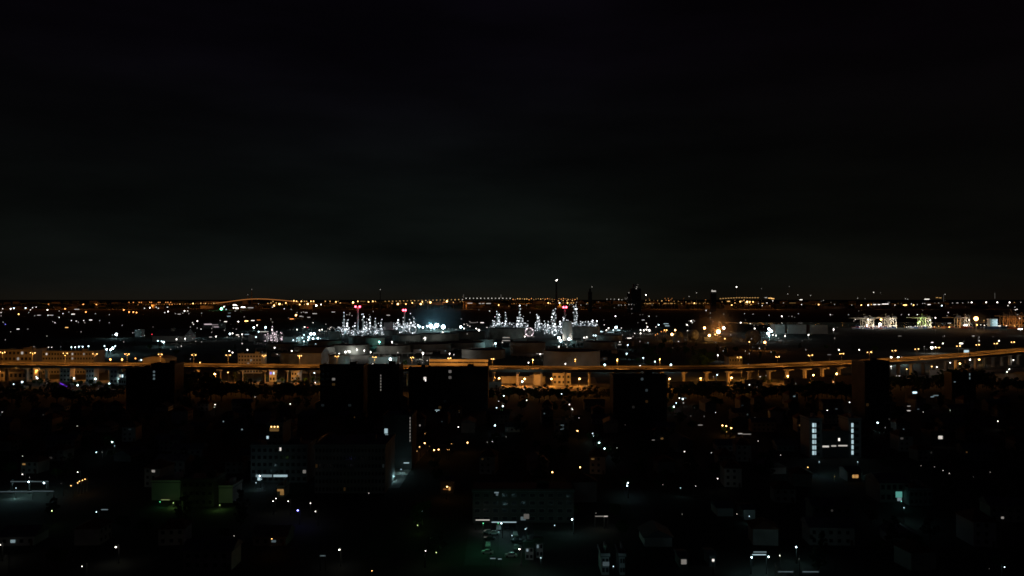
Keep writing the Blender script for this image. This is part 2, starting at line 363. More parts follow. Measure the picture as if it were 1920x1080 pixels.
zone("329,649,w0 333,651,w1 340,649,w2 320,655,w1 367,640,w1 378,641,w1 430,658,w3 436,661,w3 464,656,w3 357,673,w1 265,675,c3 261,676,w1 515,652,w3 547,658,w3 591,651,w1 601,648,w1 609,648,w1 492,660,w0",
     'among the sheds behind the expressway', 2500, 8, P=(0, 0, 0, 700, 0, 0, 0))
zone("254,672,o3 283,672,o3 301,680,w1 327,676,y3 375,680,y3 207,674,o4 229,674,o4 150,677,o3 193,665,o2 104,661,y2 149,662,o3", 'close behind the left expressway parapet', 1400, 10, P=(0, 0, 0, 900, 1500, 0, 0))
zone("""546,565,y3 551,564,y3 556,565,y3 565,565,y3 571,565,y2 575,565,y2 583,565,y3 588,565,y3 610,565,y2 619,565,y2 630,566,y3 638,568,y2 634,565,y1 662,567,y4 671,565,y3 680,565,y0,10 691,566,y3 699,565,y3 704,565,y2 713,567,y2
512,565,y2 508,568,y2 502,569,y2 518,568,y2 524,570,y4 529,571,y2 536,568,y3 514,573,y4 505,575,w3 520,575,y2 511,576,w2 501,576,w1 485,570,w2 533,579,w2 546,580,w1 562,571,y3 571,571,y2 577,570,y4 573,575,y1 593,573,w4 602,571,w3 616,574,w1""",
     'on the horizon right of the arched bridge', 8000, 12)
zone("""555,591,y4 547,598,o2,7 541,596,w0 557,586,w1 565,586,w1 569,585,w1 574,586,w1,5 590,588,w1,8 564,593,w1,5 568,594,w1 579,595,w1,5 625,585,w1,6 587,605,w2 571,613,w3 568,616,w1 577,614,r2 557,618,w3 485,600,o1,6 482,610,w3 485,622,c3
482,626,c3 480,632,c3 498,614,c4 495,622,w1,16 508,598,w1 511,604,w1 728,591,w1,6 700,584,w1 650,590,w1 655,590,w1 660,592,w1 692,590,w0 656,587,w1 544,618,w0 550,618,w0""",
     'in the dark land behind the refinery\'s left end', 3500, 10, P=(0, 0, 0, 0, 5000, 0, 0))
zone("""583,626,c5 589,626,c5 570,628,c3 579,632,c4 587,635,c4 596,634,c4 578,638,c4 567,633,c3 557,634,c2 563,630,w1 550,638,c3 556,640,c2 561,640,w1 570,640,c3 601,635,c2 612,637,w1 599,619,w3 604,618,w3 619,622,w2 609,621,w1 611,608,w1 615,616,w1 620,614,w2
626,615,w1 618,617,w2 622,613,w1 612,621,w1 628,618,w1 592,645,c2 601,640,c1""", 'in the floodlit yard at the refinery\'s left', 2600, 10, name='floodlight', cat='floodlight', P=(0, 0, 0, 1500, 5000, 11000, 0))
zone("636,663,w3 648,660,w4 653,658,w3 656,659,w3 669,655,w3 683,657,w3 688,652,w3 695,660,w3 711,641,t4 735,641,w3 797,634,w4 794,635,w2 929,644,c4 925,646,w2 942,642,w2 872,655,w1 897,657,w3 843,663,w3 851,665,w2 793,662,w4 746,661,w2 732,673.5,c5 722,682,w2 750,681,w1 801,676,w2 792,680,w1 699,682,w3 786,686,w1",
     'between the oil tanks behind the expressway', 2300, 9, name='floodlight', cat='floodlight', P=(0, 0, 0, 4500, 9000, 14000, 0))
zone("735,569,y2 746,570,y4 751,568,y1 761,570,y3 773,568,y3 789,570,y4 792,566,y3 794,570,y1 802,566,y2 807,567,y4 838,565,y4 833,567,o1,6 850,567,y2 863,566,y1 867,565,y1 935,572,y3 954,574,y1 881,568.5,w1,9 900,569,w1,4 906,569,w1,4 916,569,w1,8",
     'on the horizon below the long bridge', 6500, 10)
zone("799,610,c1 784,610,c4 788,612,c3 786,614,c3 793,614,c4 801,611.5,c4 808,611.5,c6 819,610,c6 814,615,c4 831,613,c6 841,616,w1 830,623,w3 843,626,w2 821,625,w2 814,624,w1 806,627,w1 827,628,w0 854,618,c1 848,617,c1 864,613,c5 870,616,w3 877,610,w2 881,612,w2 893,616,w3 898,619,w4 895,604,w1 904,605,w2,6 913,614,w2 918,618,w2 918,583,w2 898,581,w0 865,598,w1 881,603,w1 870,608,w2 875,607,w1 856,618,w1 887,605,w0,12 876,626,w1",
     'in the floodlit field between the refinery units', 2600, 12, name='floodlight', cat='floodlight', P=(0, 0, 0, 1500, 4000, 12000, 48000))
zone(" ".join(f"{962 + i * 4.3:.1f},{561 + R.uniform(-1.2, 1):.1f},{'y' if R.random() < .5 else 'o'}{R.choice((1, 1, 2))}" for i in range(29)), 'in the dense orange line behind the flare stack', 6500, 12)
zone("1028,568,y3 1032,569,y2 1047,564,y2 1049,568,w3 1056,563.5,y2 1063,564,y2 1064,568,y3 1073,563.5,y2 1075,568,y2 1071,568,y2 1056,568,y1 1036,565,y1 1081,567,w1 1082,559,y1 1068,571,w1 1073,571,w1 1080,571,w1 1089,572,w1 987,572,w1 975,570,y0 964,569,y1 994,586,w1 1104,568,y1,7 1100,570,w1 1122,566,w0 1138,561,w1 1145,561,w1 1152,561,w1 1160,561.5,w2 1166,562,w1",
     'on the horizon behind the right refinery units', 6500, 12)
zone("1160,572,w1 1165,572,w1 1172,572,w1 1179,571,w1 1184,571,w1 1189,571.5,w0 1154,593,w3 1152,577,w0 1184,579,w1 1185,588,w0 1125,577,w0 1132,600,w0 1175,560,w0 1179,549,w1 1172,559,w0 1200,590,w0 1217,593,w2 1206,600,w1,5 1231,593,w0 1196,605,w0 1205,590,w0",
     'in the dark gap right of the refinery', 4500, 10)
zone("1155,614,c5 1141,615,w3 1137,619,w3 1165,615,w2 1128,622,c2,5 1150,619,c3 1160,619,c2,6 1138,629,w3 1132,629,w1 1167,628,w1 1113,629,c3 1117,629,c3 1095,633,w3 1100,632,w3 1087,624,w1,6 1133,609,w2 1145,623,c1,12 1127,621,c2 1190,625,w2 1180,634,w2,8 1187,631,w1 1201,619,w3 1207,619,w3 1212,618,w3 1217,619,w4 1219,621,w2 1201,625,w3 1212,606,w2 1214,613,w3 1235,609,c3 1230,613,w2 1249,607,c1,9 1251,611,c1,8 1162,641,w2",
     'in the works right of the round tanks', 2600, 9, name='floodlight', cat='floodlight', P=(0, 0, 0, 1200, 6000, 14000, 0))
zone("963,642,r2 984,631,w3 1001,631,w1 1024,657,w2 991,680,w3 1060,682,w3 1134,684,c4 1048,633,c5 1051,639,c5 1067,636,c5 1048,650,w3 1061,646,w2 1063,651,w1 1013,664,w3 1177,647,c3 1175,663,c3 1206,671,c3 1228,678,c3 1258,684,c4 1200,686,w3 1200,640,w1 1162,646,w1,6 1286,687,w1 1083,687,w0 1044,690,w0",
     'around the big tank behind the expressway', 2600, 8, name='floodlight', cat='floodlight', P=(0, 0, 0, 700, 1800, 4500, 0))
zone("1211,553,w3 1292,556,w1 1306,549,w1 1381,538,w3 1211,563,y1 1218,563,y1 1226,563.5,y0 1233,564,y1 1241,564,y2 1249,563,o1 1254,563.5,o2 1258,562,o1 1264,565,y1 1272,565,y1 1286,566,y1 1296,565,o0 1217,559.5,o0 1247,559.5,o1 1253,559.5,o1 1260,559.5,o1 1282,559.5,o0 1323,562,o1 1209,569,y1 1214,569.5,y1,4 1219,569,y1,4 1225,569,y1 1236,569,y1 1247,569,y1,5 1253,569,y1 1259,569,y1,5 1265,569,y1 1278,569,y1 1292,569,y1 1302,568.5,y3 1297,567,y1 1312,569,y1 1319,569,y1 1322,567,y1 1327,569,y1 1338,571,w2,10 1223,572,w0 1306,569,y1",
     'in the red-lit strip below the distant towers', 6500, 12)
zone(" ".join(f"{1351 + i * 5:.1f},{560 - min(i, 6) * .3:.1f},y1,3" for i in range(15)) + " 1354,566,y1 1366,565,y2,5 1388,565.5,y3 1391,564.5,y2 1395,563,y2 1401,566,y4 1406,566,y3 1412,566,y3 1372,572,y3 1408,571,y2 1400,570,y1,5 1378,568,y2 1422,569,w1 1430,569,y1,4 1438,568,w2 1429,573,w2 1436,558,w1,4 1378,563,o1 1428,541,w0 1405,568,y2 1398,567,y2",
     'around the orange terminal on the horizon', 6500, 12)
zone("1324,582,w2 1332,587,w1 1332,596,w1 1357,589,w1 1396,588,w1 1412,589,w1 1398,600,w0 1389,605,w3 1407,607,w2 1337,603,w1 1347,604,w0 1414,610,w1 1288,609,w3 1296,602,w3 1300,600,w1 1298,605,w2 1302,602,w1 1289,620,w2 1294,620,w2 1291,611,w1 1370,628,w1 1432,613,w0 1421,610,w0 1292,602,w1",
     'in the dark land behind the gasworks', 4500, 10)
zone("1229,628,o2 1233,626,o2 1240,622,o2 1246,619,o3 1250,619,y3 1248,622,o2 1244,622,o1 1260,627,y5 1266,619,y4 1321,615,y5 1357,615,w5 1347,622,y6 1330,629,y5 1423,628,w5 1415,616,w3 1434,642,o5 1359,635,y3 1405,641,y3 1341,627,y3 1345,629,y2 1272,640,w2 1342,642,w1 1409,635,w1 1285,637,w0",
     'in the orange-lit gasworks', 2400, 14, name='floodlight', cat='floodlight', P=(0, 0, 0, 1500, 5000, 11000, 42000))
zone("1346,666,w3 1356,658,w1 1398,658,w1 1405,663,w1 1424,653,w2 1261,652,w0 1411,651,w0 1351,651,w0 1403,683,w1 1442,617,c5 1446,621,c5 1440,625,c5 1449,628,w3 1442,629,c4 1455,629,w3 1472,630,w3 1460,634,w1 1463,639,w0,6 1516,628,w3 1518,616,w2 1518,619,w2 1545,614,w2 1563,618,w3 1563,616,w2 1570,614,w0 1565,634,w1 1504,639,w0 1473,626,w1 1449,614,w1 1446,660,w1 1511,656,w1 1555,665,w0,6",
     'around the long white sheds', 2600, 9, name='floodlight', cat='floodlight', P=(0, 0, 0, 1000, 5000, 15000, 0))
zone("1466,593,w3 1485,593,w1 1479,593,w0 1490,595,w0 1497,588,w1 1557,590,w2 1561,590,w0 1442,591,w1 1591,590,w1 1610,583,w0 1690,590,w1 1704,590,w2 1720,590,w2 1778,586,w2 1776,592,w1 1730,582,w0 1687,630,w0,6 1771,630,w1 1768,631,w0 1825,630,w1,4 1836,632,w1 1834,634,w0 1754,619,w0 1908,604,w0",
     'scattered in the dark around the port', 4500, 10)
zone("1469,568,w1 1480,537,w0 1477,551,w1 1496,553,w1 1502,562,w2,5 1503,571,w2 1520,554,w1 1535,571,y3 1540,565,w0 1544,563,w1 1558,567,w0 1565,571,w1 1597,572,w1 1608,559,w1 1615,572,y3 1628,572,w3 1634,571,y2 1640,571,w2,5 1648,571,w2,4 1652,571,w1 1660,570,w2,12 1638,548,w2 1678,572,w2 1444,559,y2,7 1449,560,y2,5 1449,564,w2 1486,568,y0,12 1443,573,y1 1666,567,w0,5 1622,560,w0 1651,549,w0",
     'on the horizon left of the port', 6500, 12)
zone("1697,572,y3,6 1713,572,y3 1709,570,w2 1730,569,w1 1742,571,w2,5 1766,573,c3 1753,568,w0 1760,568,w1 1786,568,w1 1795,568,w1,3 1805,568,w1 1816,567,w1 1822,567,w3 1849,567,w3 1870,567,w3 1893,567,w3 1914,567,w1 1890,573,w2 1738,561,w2,9 1757,558,y1,4 1763,558.5,y1,4 1772,552,w1 1698,560,w1 1702,561,w1 1690,569,w0 1734,569,w1 1720,571,w1 1684,569,y0",
     'on the horizon behind the port', 6500, 12)
zone("1830,597.5,o6 1832,609,y3 1754,596,w3 1845,601,y2 1817,600,y1 1913,617,w3,8 1874,611,w2,5 1887,611,w2 1895,609,y1 1902,610,y2 1907,608,y1 1899,611,y1 1912,609,y1 1917,611,y1 1839,609,w2 1846,610,w2 1852,609,w1 1823,609,w0 1671,606,y2 1674,607,y0 1748,605,w1 1643,613,y1 1646,613,y1 1637,617,w1 1696,613,y1 1780,606,w1,6 1783,609,y0,8",
     'on the quay among the port cranes', 2150, 16, name='floodlight', cat='floodlight', P=(0, 0, 1500, 4000, 0, 0, 22000))
zone("1573,656,w3 1611,656,w3 1748,642,w2,4 1768,644,w3 1836,639,w2 1873,639,w3 1802,644,w3,6 1747,652,w5 1733,650,w1 1754,651,w3 1738,655,w0 1733,654,w0 1684,671,c5 1691,670,w2 1705,670,w2 1671,670,w4 1760,650,w0 1835,636,w0 1862,631,w0 1807,640,w0",
     'behind the rising end of the expressway', 1500, 9, P=(0, 0, 0, 1200, 4000, 9000, 0))
# under and in front of the expressway
zone("0,696,y3 31,688,y4 57,692.5,y4 62,692,y3 71,694,y3 76,692,y2 123,695,y4 167,696,y4 213,696,y4 204,691,y2", 'in the orange street below the left expressway', 900, 10, True, (0, 0, 400, 1500, 3000, 4200, 0))
zone("68,706,c3 70,709,c4 42,716,c4 27,720,c3 58,722,w1 84,723,w1 90,718,w1 141,709,c4 148,722,c4 181,710,c5 206,719,c4 224,710,c4 195,724,w0", 'among the green-lit trees', 900, 5, True, (0, 0, 60, 160, 300, 420, 0))
zone("403,701,y5 428,698,y3 452,701,y4 494,702,y4 513,697,c4 537,702,y5 541,696,l2 580,703,y5 591,699,c3 416,714,w1 475,697,w1", 'in the street below the middle-left expressway', 900, 9, True, (0, 0, 200, 500, 3000, 6000, 0))
zone("687,699,c2 750,701,l4 935,709,y5 984,710,y5 978,715,c4 1034,710,y5 1085,710,y5", 'in the street below the expressway\'s middle', 900, 8, True, (0, 0, 300, 1200, 1200, 9000, 0))
zone("1325,692,y5 1390,691,y5 1422,691,y4 1254,710,y5 1314,709,y4 1370,708,y5 1343,702.5,c3 1338,706,w1 1403,704,w1 1424,706,w2 1436,704,w1 1476,705,y5 1525,703,y5 1569,700.5,y5", 'along the wall below the right expressway', 860, 9, True, (0, 0, 0, 300, 5000, 8500, 0))
zone("1745,687,y3 1753,682,w3 1756,688,w3 1771,684,y5 1781,680,w3 1799,681.5,y4 1808,677,y3 1818,674,w4 1834,674,y4 1908,669,w3 1898,675,w3 1891,692,w3 1887,697,w3 1789,699,w4 1698,692,y3 1652,699,w3 1670,687,w3 1669,691,w2 1656,692,w1,6 1650,686,w0 1893,667,w1", 'below the rising end of the expressway', 1150, 7, True, (0, 0, 0, 400, 2200, 4500, 0))
FG = (0, 0, 0, 22, 50, 110, 0)
zone("313,723,w4 406,758,w3 404,763,w2 481,744,w2 544,757,w3 592,717,w3 629,737,w3 631,750,w3 549,716,w0 326,771,w1 245,732,w1 119,748,w0 186,729,w1 733,754,w1 737,754,w1", 'in the dark streets before the left expressway', 900, 6, True, FG)
zone("793,730,w4 798,712,w1 773,724,w1 945,725,c2 944,742,c4 934,752,w2 943,761,c4 932,764,c3 819,771,c2 829,771,w1 1053,738,c3 986,750,w3 1067,758,w3 1073,767,w3 1071,765,w2 1097,723,w1 1273,746,w3 1278,748,c4 1267,755,c3 1280,755,w2 1263,762,c4 1300,764,w0 1339,773,w2", 'on the streets before the expressway\'s middle', 900, 6, True, FG)
zone("1383,721,w2 1404,721,w3 1417,725,w1 1490,719,w1 1539,717,w2 1563,716,w2 1553,723,w1 1583,725,w4 1593,754,w3 1551,769,w3 1728,772,w2 1778,769,w2 1661,705,w1", 'at the tree line before the right expressway', 900, 6, True, FG)
zone("8,772,w2 145,798,w2 215,828,c4 185,847,c3 193,847,w1 45,854,w2 48,888,w3 56,894,w1 24,901,c5 55,902,c5 88,904,c5 151,884,w3 137,909,y3 147,904,y3 153,901,y3 158,899,y3 164,897,y3 98,956,l3 186,958,c3 119,905,w0", 'in the lower left streets', 700, 6, True, FG)
zone("5,1019,w4 223,1023,w4 163,1059,w3 441,1002,w2 17,1039,w0 639,1028,w4 696,1067,y3 508,1008,y3 545,938,w3 582,942,w3 596,957,w3 562,955,b5 512,938,w3 516,933,w3 690,923,w2 489,891,c4 582,872,c5 592,869,w1 495,897,c2", 'in the nearest streets on the left', 700, 6, True, FG)
zone("858,800,w3 928,797,c4 947,818,w1 924,827,w2 914,828,w1 875,829,y4 799,830,y4 789,837,y3 784,845,y2 805,836,y1 815,843,y4 825,842,y4 837,842,y2 841,842,y2 849,831,y2 797,812,y2 799,816,y1 797,1030,w3 790,957,c2 838,911,y4 863,773,w0", 'around the courtyard of small warm lamps', 700, 6, True, FG)
zone("1087,783,w2 1084,807,y4 1111,812,c4 1113,817,c3 1124,829,c4 1133,840,c4 1158,839,w2 1037,884,y4 1089,875,y4 1178,904,c4 1178,909,c4 1174,796,w0 977,1027,w4 1163,1033,w3 1075,972,c5 942,979,c4 987,988,c2 1115,960,w1", 'along the tree-lined street', 700, 6, True, FG)
zone("1240,907,w1 1300,910,w2 1284,846,w3 1331,848,w2 1344,896,w3 1352,797,y4 1361,798,y4 1369,802,y4 1361,809,y2 1321,780,w1 1294,779,w1 1419,826,w2 1413,782,w0 1408,1042,c5 1437,1041,c5 1337,1050,w1 1376,962,w2 1277,962,w1 1462,852,w2", 'in the lower middle-right streets', 700, 6, True, FG)
zone("1645,792,c4 1660,801,w2 1511,875,y3 1564,892,y2 1870,789,w3 1778,886,w2 1764,881,w2 1747,874,w1 1722,872,w1 1853,884,w1 1823,893,w0 1493,1023,c5 1463,1039,w3 1499,1045,w1 1878,1060,c3 1851,1063,w0 1453,1058,w0", 'in the lower right streets', 700, 6, True, FG)

LATER.sort(key=lambda a: -a[0]); keep = max(0, 300 - NBIG[0] - len(EXL))
for a in LATER[:keep]:
    o = lamp_one(a[1], a[2], a[3], a[4], 'street_lamp', a[5], a[6], a[7], a[8])
    if a[9]: light(o, a[9][0], a[1], a[9][1], .5)
mb = MB()
for _, c, b, p, h, *rest in LATER[keep:]:
    r = RAD[b] * p.y / F; ell = rest[3]
    if ell: mb.box(p, (ell * p.y / F, r, r * 1.3), glow(c, b))
    else: mb.ball(p, r, glow(c, b), 7, 4)
    mb.tube((p.x, p.y, 0), (p.x, p.y, p.z - r * .9), max(.12, r * .16), max(.08, r * .1), galv, 4)
o = mb.build('distant_lights'); o['kind'] = 'stuff'; o['label'] = 'countless tiny far lights of the town'
# far town: low roof and wood boxes, put in to catch unseen orange fill lights
fr_ = random.Random(9); mb = MB()
for i in range(1500):
    Y = fr_.uniform(6900, 9800); half = 960 / F * Y; xx = fr_.uniform(-half * 1.1, half * 1.1); mb.box((xx, Y, 8), (fr_.uniform(30, 130), 20, fr_.uniform(16, 52)), fr_.choice((wallg, wallp, leafB, leafB)))
for i in range(260):
    Y = fr_.uniform(9800, 10500); xx = -8000 + i * 62; hh = fr_.uniform(30, 62); mb.box((xx, Y, hh / 2), (fr_.uniform(50, 110), 20, hh), fr_.choice((wallg, leafB)))
town = mb.build('far_town'); town['kind'] = 'stuff'; town['label'] = 'low far town and woods along the horizon'
for x in list(range(20, 240, 50)) + list(range(250, 1110, 42)) + [1230, 1265, 1300, 1365, 1390, 1415, 1450, 1640, 1720, 1850]:
    q = at_d(x, 562, 6700 + (x % 5) * 300); light(town, (q.x, q.y - 100, 30), 'o', 1.1e5 if x < 1110 else (1.3e5 if x < 1460 else 3e4), 3)  # unseen fill lights, added to make the horizon band glow
for x in range(-20, 1960, 50):
    q = at_d(x, 562, 9250); light(town, (q.x, q.y, 90), 'o' if x < 1460 else 'y', 4.5e5 if x < 1110 else (3e5 if x < 1460 else 1.2e5), 3)  # second unseen row, added so the farthest roofs are not black
# ------------------------------------------------------------------ far bridges, towers, masts on the horizon
def arch_bridge():
    Y = 7000.0
    t = thing('arched_bridge', 'far arched road bridge with an orange glowing deck line on the horizon', 'bridge', (at_d(470, 560, Y).x, Y, 0)); ox = t.location.x
    pts = [(404, 568.5), (420, 566.8), (440, 564), (455, 562), (470, 560.8), (485, 560.3), (500, 560.8), (520, 562.2), (540, 564), (560, 566)]
    P = [at_d(x, y, Y) for x, y in pts]; d = MB(); l = MB()
    for a, c in zip(P, P[1:]):
        d.add([(a.x - ox, 0, a.z - 9), (c.x - ox, 0, c.z - 9), (c.x - ox, 0, a.z * 0 + c.z - 3), (a.x - ox, 0, a.z - 3), (a.x - ox, 30, a.z - 9), (c.x - ox, 30, c.z - 9), (c.x - ox, 30, c.z - 3), (a.x - ox, 30, a.z - 3)],
              [(0, 1, 2, 3), (4, 7, 6, 5), (3, 2, 6, 7), (0, 4, 5, 1)], concrete)
        l.add([(a.x - ox, -2, a.z - 1.8), (c.x - ox, -2, c.z - 1.8), (c.x - ox, -2, c.z + 1.8), (a.x - ox, -2, a.z + 1.8), (a.x - ox, 0, a.z - 1.8), (c.x - ox, 0, c.z - 1.8), (c.x - ox, 0, c.z + 1.8), (a.x - ox, 0, a.z + 1.8)],
              [(0, 1, 2, 3), (3, 2, 6, 7), (7, 6, 5, 4)], glow('o', 1, .75))
    d.build('deck', t); l.build('railing_light_strip', t)
    for x in (410, 425, 440, 455, 485, 500, 515, 530, 545):
        q = at_d(x, 564, Y); m = MB(); m.box((q.x - ox, 12, (q.z - 12) / 2), (6, 12, max(q.z - 12, 10)), concrete); m.build('pier', t)
    for x, y in ((471, 543), (463.5, 553)):
        q = at_d(x, y, Y); m = MB(); m.tube((q.x - ox, 14, 0), (q.x - ox, 14, q.z), 5, 2, concrete, 6); py = m.build('pylon', t)
        m = MB(); m.ball((q.x - ox, 14, q.z + 2), 2.6, glow('w', 1, .5), 6, 4); m.build('beacon', py)
arch_bridge()
def long_bridge():
    Y = 6600.0; x0 = at_d(715, 565, Y).x
    t = thing('cable_stayed_bridge', 'long far bridge with a dotted lamp line and two slim pylons on the horizon', 'bridge', (x0, Y, 0))
    pts = [(690, 569), (720, 568), (770, 567), (830, 565), (880, 563), (960, 562.5), (1090, 563)]; P = [at_d(x, y, Y) for x, y in pts]; d = MB()
    for a, c in zip(P, P[1:]):
        d.add([(a.x - x0, 0, a.z - 7), (c.x - x0, 0, c.z - 7), (c.x - x0, 0, c.z), (a.x - x0, 0, a.z), (a.x - x0, 24, a.z - 7), (c.x - x0, 24, c.z - 7), (c.x - x0, 24, c.z), (a.x - x0, 24, a.z)], [(0, 1, 2, 3), (4, 7, 6, 5), (3, 2, 6, 7), (0, 4, 5, 1)], concrete)
    d.build('deck', t)
    for x in range(730, 1090, 24):
        q = at_d(x, 566, Y); m = MB(); m.box((q.x - x0, 12, q.z / 2 - 2), (6, 10, q.z - 2), concrete); m.build('pier', t)
    for x in (869, 939.3):
        q = at_d(x, 551, Y); m = MB(); m.tube((q.x - x0, 12, 0), (q.x - x0, 12, q.z), 4, 2.2, concrete, 6); p = m.build('pylon', t)
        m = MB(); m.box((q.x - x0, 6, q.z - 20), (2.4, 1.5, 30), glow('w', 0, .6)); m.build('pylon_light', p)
    x = 722.0; i = 0
    while x < 962:
        y = 565 - (x - 722) * .0235 if x < 868 else 559.3
        q = at_d(x, y, Y); m = MB(); m.ball((q.x - x0, 10, q.z), 3.3, glow('w' if x > 860 else 'y', 1, 2.0 if i % 3 else 1.2), 6, 4); m.tube((q.x - x0, 10, q.z - 16), (q.x - x0, 10, q.z - 2), .5, .5, galv, 5); m.build('lamp', t)
        x += 6.9; i += 1
long_bridge()
def mast(x, y0, y1, Y, label, name='mast', tip=None, r=2.0, lit=None):
    a = at_d(x, y1, Y); q = at_d(x, y0, Y); t = thing(name, label, 'mast', (a.x, Y, 0))
    m = MB(); m.tube((0, 0, 0), (0, 0, q.z), r, r * .6, concrete, 6); m.build('shaft', t)
    for k in range(3):
        z = q.z * (.45 + .2 * k); m = MB(); m.box((0, 0, z), (r * 4, r * 2.4, 1.2), steel); m.build('platform', t)
    if tip: m = MB(); m.ball((0, 0, q.z + 1.5), RAD[tip[1]] * Y / F, glow(*tip), 8, 5); m.build('beacon', t)
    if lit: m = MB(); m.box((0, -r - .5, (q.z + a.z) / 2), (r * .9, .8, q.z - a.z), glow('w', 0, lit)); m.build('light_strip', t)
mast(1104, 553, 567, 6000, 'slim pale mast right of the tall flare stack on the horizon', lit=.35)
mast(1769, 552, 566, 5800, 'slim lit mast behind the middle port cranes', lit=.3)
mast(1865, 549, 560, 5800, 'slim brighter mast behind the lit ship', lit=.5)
mast(713, 543.5, 566, 4200, 'dark chimney with a single high light left of the flare', 'chimney', ('w', 1), 3)
def tower(x0, x1, ytop, Y, label, lit=(), crown=None, step=None, win=()):
    a = at_d(x0, ytop, Y); c = at_d(x1, ytop, Y); wd = c.x - a.x; hh = a.z
    t = thing('high_rise', label, 'high-rise', ((a.x + c.x) / 2, Y, 0)); m = MB()
    m.box((0, wd * .35, hh / 2), (wd, wd * .7, hh), wallg)
    if step: m.box((0, wd * .35, hh + step / 2 + .01), (wd * .5, wd * .4, step), wallg)
    m.build('wall', t)
    for k in range(1, int(min(12, hh / 9))):
        m = MB(); m.box((0, -.4, hh * k / min(12, hh / 9)), (wd * .9, .7, 2.2), glassd); m.build('window_band', t)
    for (px, py, cc, b) in lit:
        q = at_d(px, py, Y); m = MB(); r = RAD[b] * Y / F; m.box((q.x - (a.x + c.x) / 2, -1.5, q.z), (r * 1.6, 1.4, r * 1.6), glow(cc, b)); m.build('lit_window', t)
    if crown: m = MB(); m.box((0, -2, hh + 4), (wd * .8, 3, 7), glow(*crown)); m.box((-wd * .3, -2, hh + 9), (wd * .12, 3, 6), glow(*crown)); m.build('lit_crown', t)
FT = 5200.0
tower(1183, 1202, 541, FT, 'tall dark stepped tower with lights near its top', [(1194, 538, 'w', 1), (1196, 534, 'w', 0), (1193, 541, 'w', 1)], step=30)
tower(1176, 1182, 549, FT, 'slim dark tower with a triangle of lights, left of the stepped tower', [(1176, 558, 'w', 0), (1173, 561, 'w', 0)])
tower(1103, 1110, 547, FT, 'dark tower right of the flare stack', [(1110, 538, 'w', 1)], step=22)
tower(1333, 1343, 547, FT, 'dark tower with a bright cream crown', crown=('w', 1, .8))

# ------------------------------------------------------------------ refinery
def plamps(t, pts, o, zoff=0.0, name='lamp'):
    for x, y, c, b, Y in pts:
        q = at_d(x, y, Y) - o; m = MB(); r = RAD[b] * Y / F; m.ball(q, r, glow(c, b), 7, 4); m.build(name, t)
def process_unit(x0, x1, base_y, peaks, n, label, c='k', seed=1, P=1600):
    """steel structure with vessels; peaks = (x, ytop) of the columns"""
    rr = random.Random(seed); Y = dist(base_y); o = at_d((x0 + x1) / 2, base_y, Y); o.z = 0
    t = thing('process_unit', label, 'refinery unit', o); px = Y / F
    W = (x1 - x0) * px; fr = MB(); hh = 0
    low = base_y - 14
    top = (base_y - low) * px
    nx = max(2, int(W / 9)); dep = 18.0
    for i in range(nx + 1):
        for yy in (-dep / 2, dep / 2):
            xx = -W / 2 + W * i / nx; fr.box((xx, yy, top / 2), (.5, .5, top), steel)
    for z in [top * k / 3 for k in (1, 2, 3)]:
        fr.box((0, -dep / 2 - .3, z), (W, .4, .5), steel); fr.box((0, dep / 2 + .3, z), (W, .4, .5), steel)
    fr.build('steel_frame', t)
    fl = MB()
    for z in [top * k / 3 for k in (1, 2, 3)]: fl.box((0, 0, z + .35), (W * .98, dep * .9, .18), steel)
    fl.build('walkway', t)
    pi = MB()
    for k in range(7):
        z = rr.uniform(.15, .95) * top; yy = rr.uniform(-dep / 2, dep / 2) * .7; pi.tube((-W / 2, yy, z), (W / 2, yy, z), .35, .35, steel, 6)
    pi.build('pipework', t)
    for k in range(max(1, int(W / 16))):
        xx = -W / 2 + (k + .5) * W / max(1, int(W / 16)); r = rr.uniform(1.6, 2.6); m = MB(); m.tube((xx, -dep * .62, 2), (xx, -dep * .62, rr.uniform(8, 15)), r, r, tankm, 12); m.ball((xx, -dep * .62, 8), r * 1.01, tankm, 12, 6); m.build('vessel', t)
    L = []
    for (tx, ty) in peaks:
        q = at_d(tx, ty, Y); hz = q.z; rad = 1.5 + hz / 45.0; xx = q.x - o.x; m = MB()
        m.tube((xx, 0, 0), (xx, 0, hz * .72), rad, rad * .9, tankm, 12); m.tube((xx, 0, hz * .72), (xx, 0, hz * .97), rad * .7, rad * .6, tankm, 12); m.ball((xx, 0, hz * .965), rad * .6, tankm, 12, 5); cc = m.build('column', t)
        m = MB(); k = 0
        while 8 + k * 7.5 < hz: m.tube((xx, 0, 8 + k * 7.5), (xx, 0, 8.25 + k * 7.5), rad + 1.4, rad + 1.4, steel, 12); k += 1
        m.build('platform', cc)
        y = ty
        while y < base_y - 12:
            L.append((tx + rr.choice((-1, 0, 1)) * rad * .8 / px + rr.uniform(-.5, .5), y, c, rr.choice((2, 2, 2, 3)), Y - rad - 1.6)); y += rr.uniform(4.5, 7.0)
    allp = [(tx, ty) for tx, ty in peaks]
    while len(L) < min(n * 1.45, 100):
        x = rr.uniform(x0, x1); y = rr.uniform(base_y - 18, base_y - 2)
        if rr.random() < .35 and allp:
            tx, ty = rr.choice(allp); x = tx + rr.gauss(0, 3.4); y = base_y - 6 - abs(rr.gauss(0, .38)) * (base_y - ty)
            if not x0 - 3 < x < x1 + 3: continue
        L.append((x, y, c, rr.choice((1, 1, 2, 2, 2)), Y - dep / 2 - 1.5 - rr.uniform(0, 2)))
    plamps(t, L, Vector((o.x, 0, 0)) + Vector((0, o.y, 0)))
    k = max(2, int(W / 22))
    for i in range(k): light(t, (-W / 2 + (i + .5) * W / k, -dep / 2 - 9, 13), c, P, 1.0)
    return t
process_unit(496, 530, 642, [(511, 612), (519, 622)], 34, 'cone-shaped lit unit at the refinery\'s left end', 'p', 1)
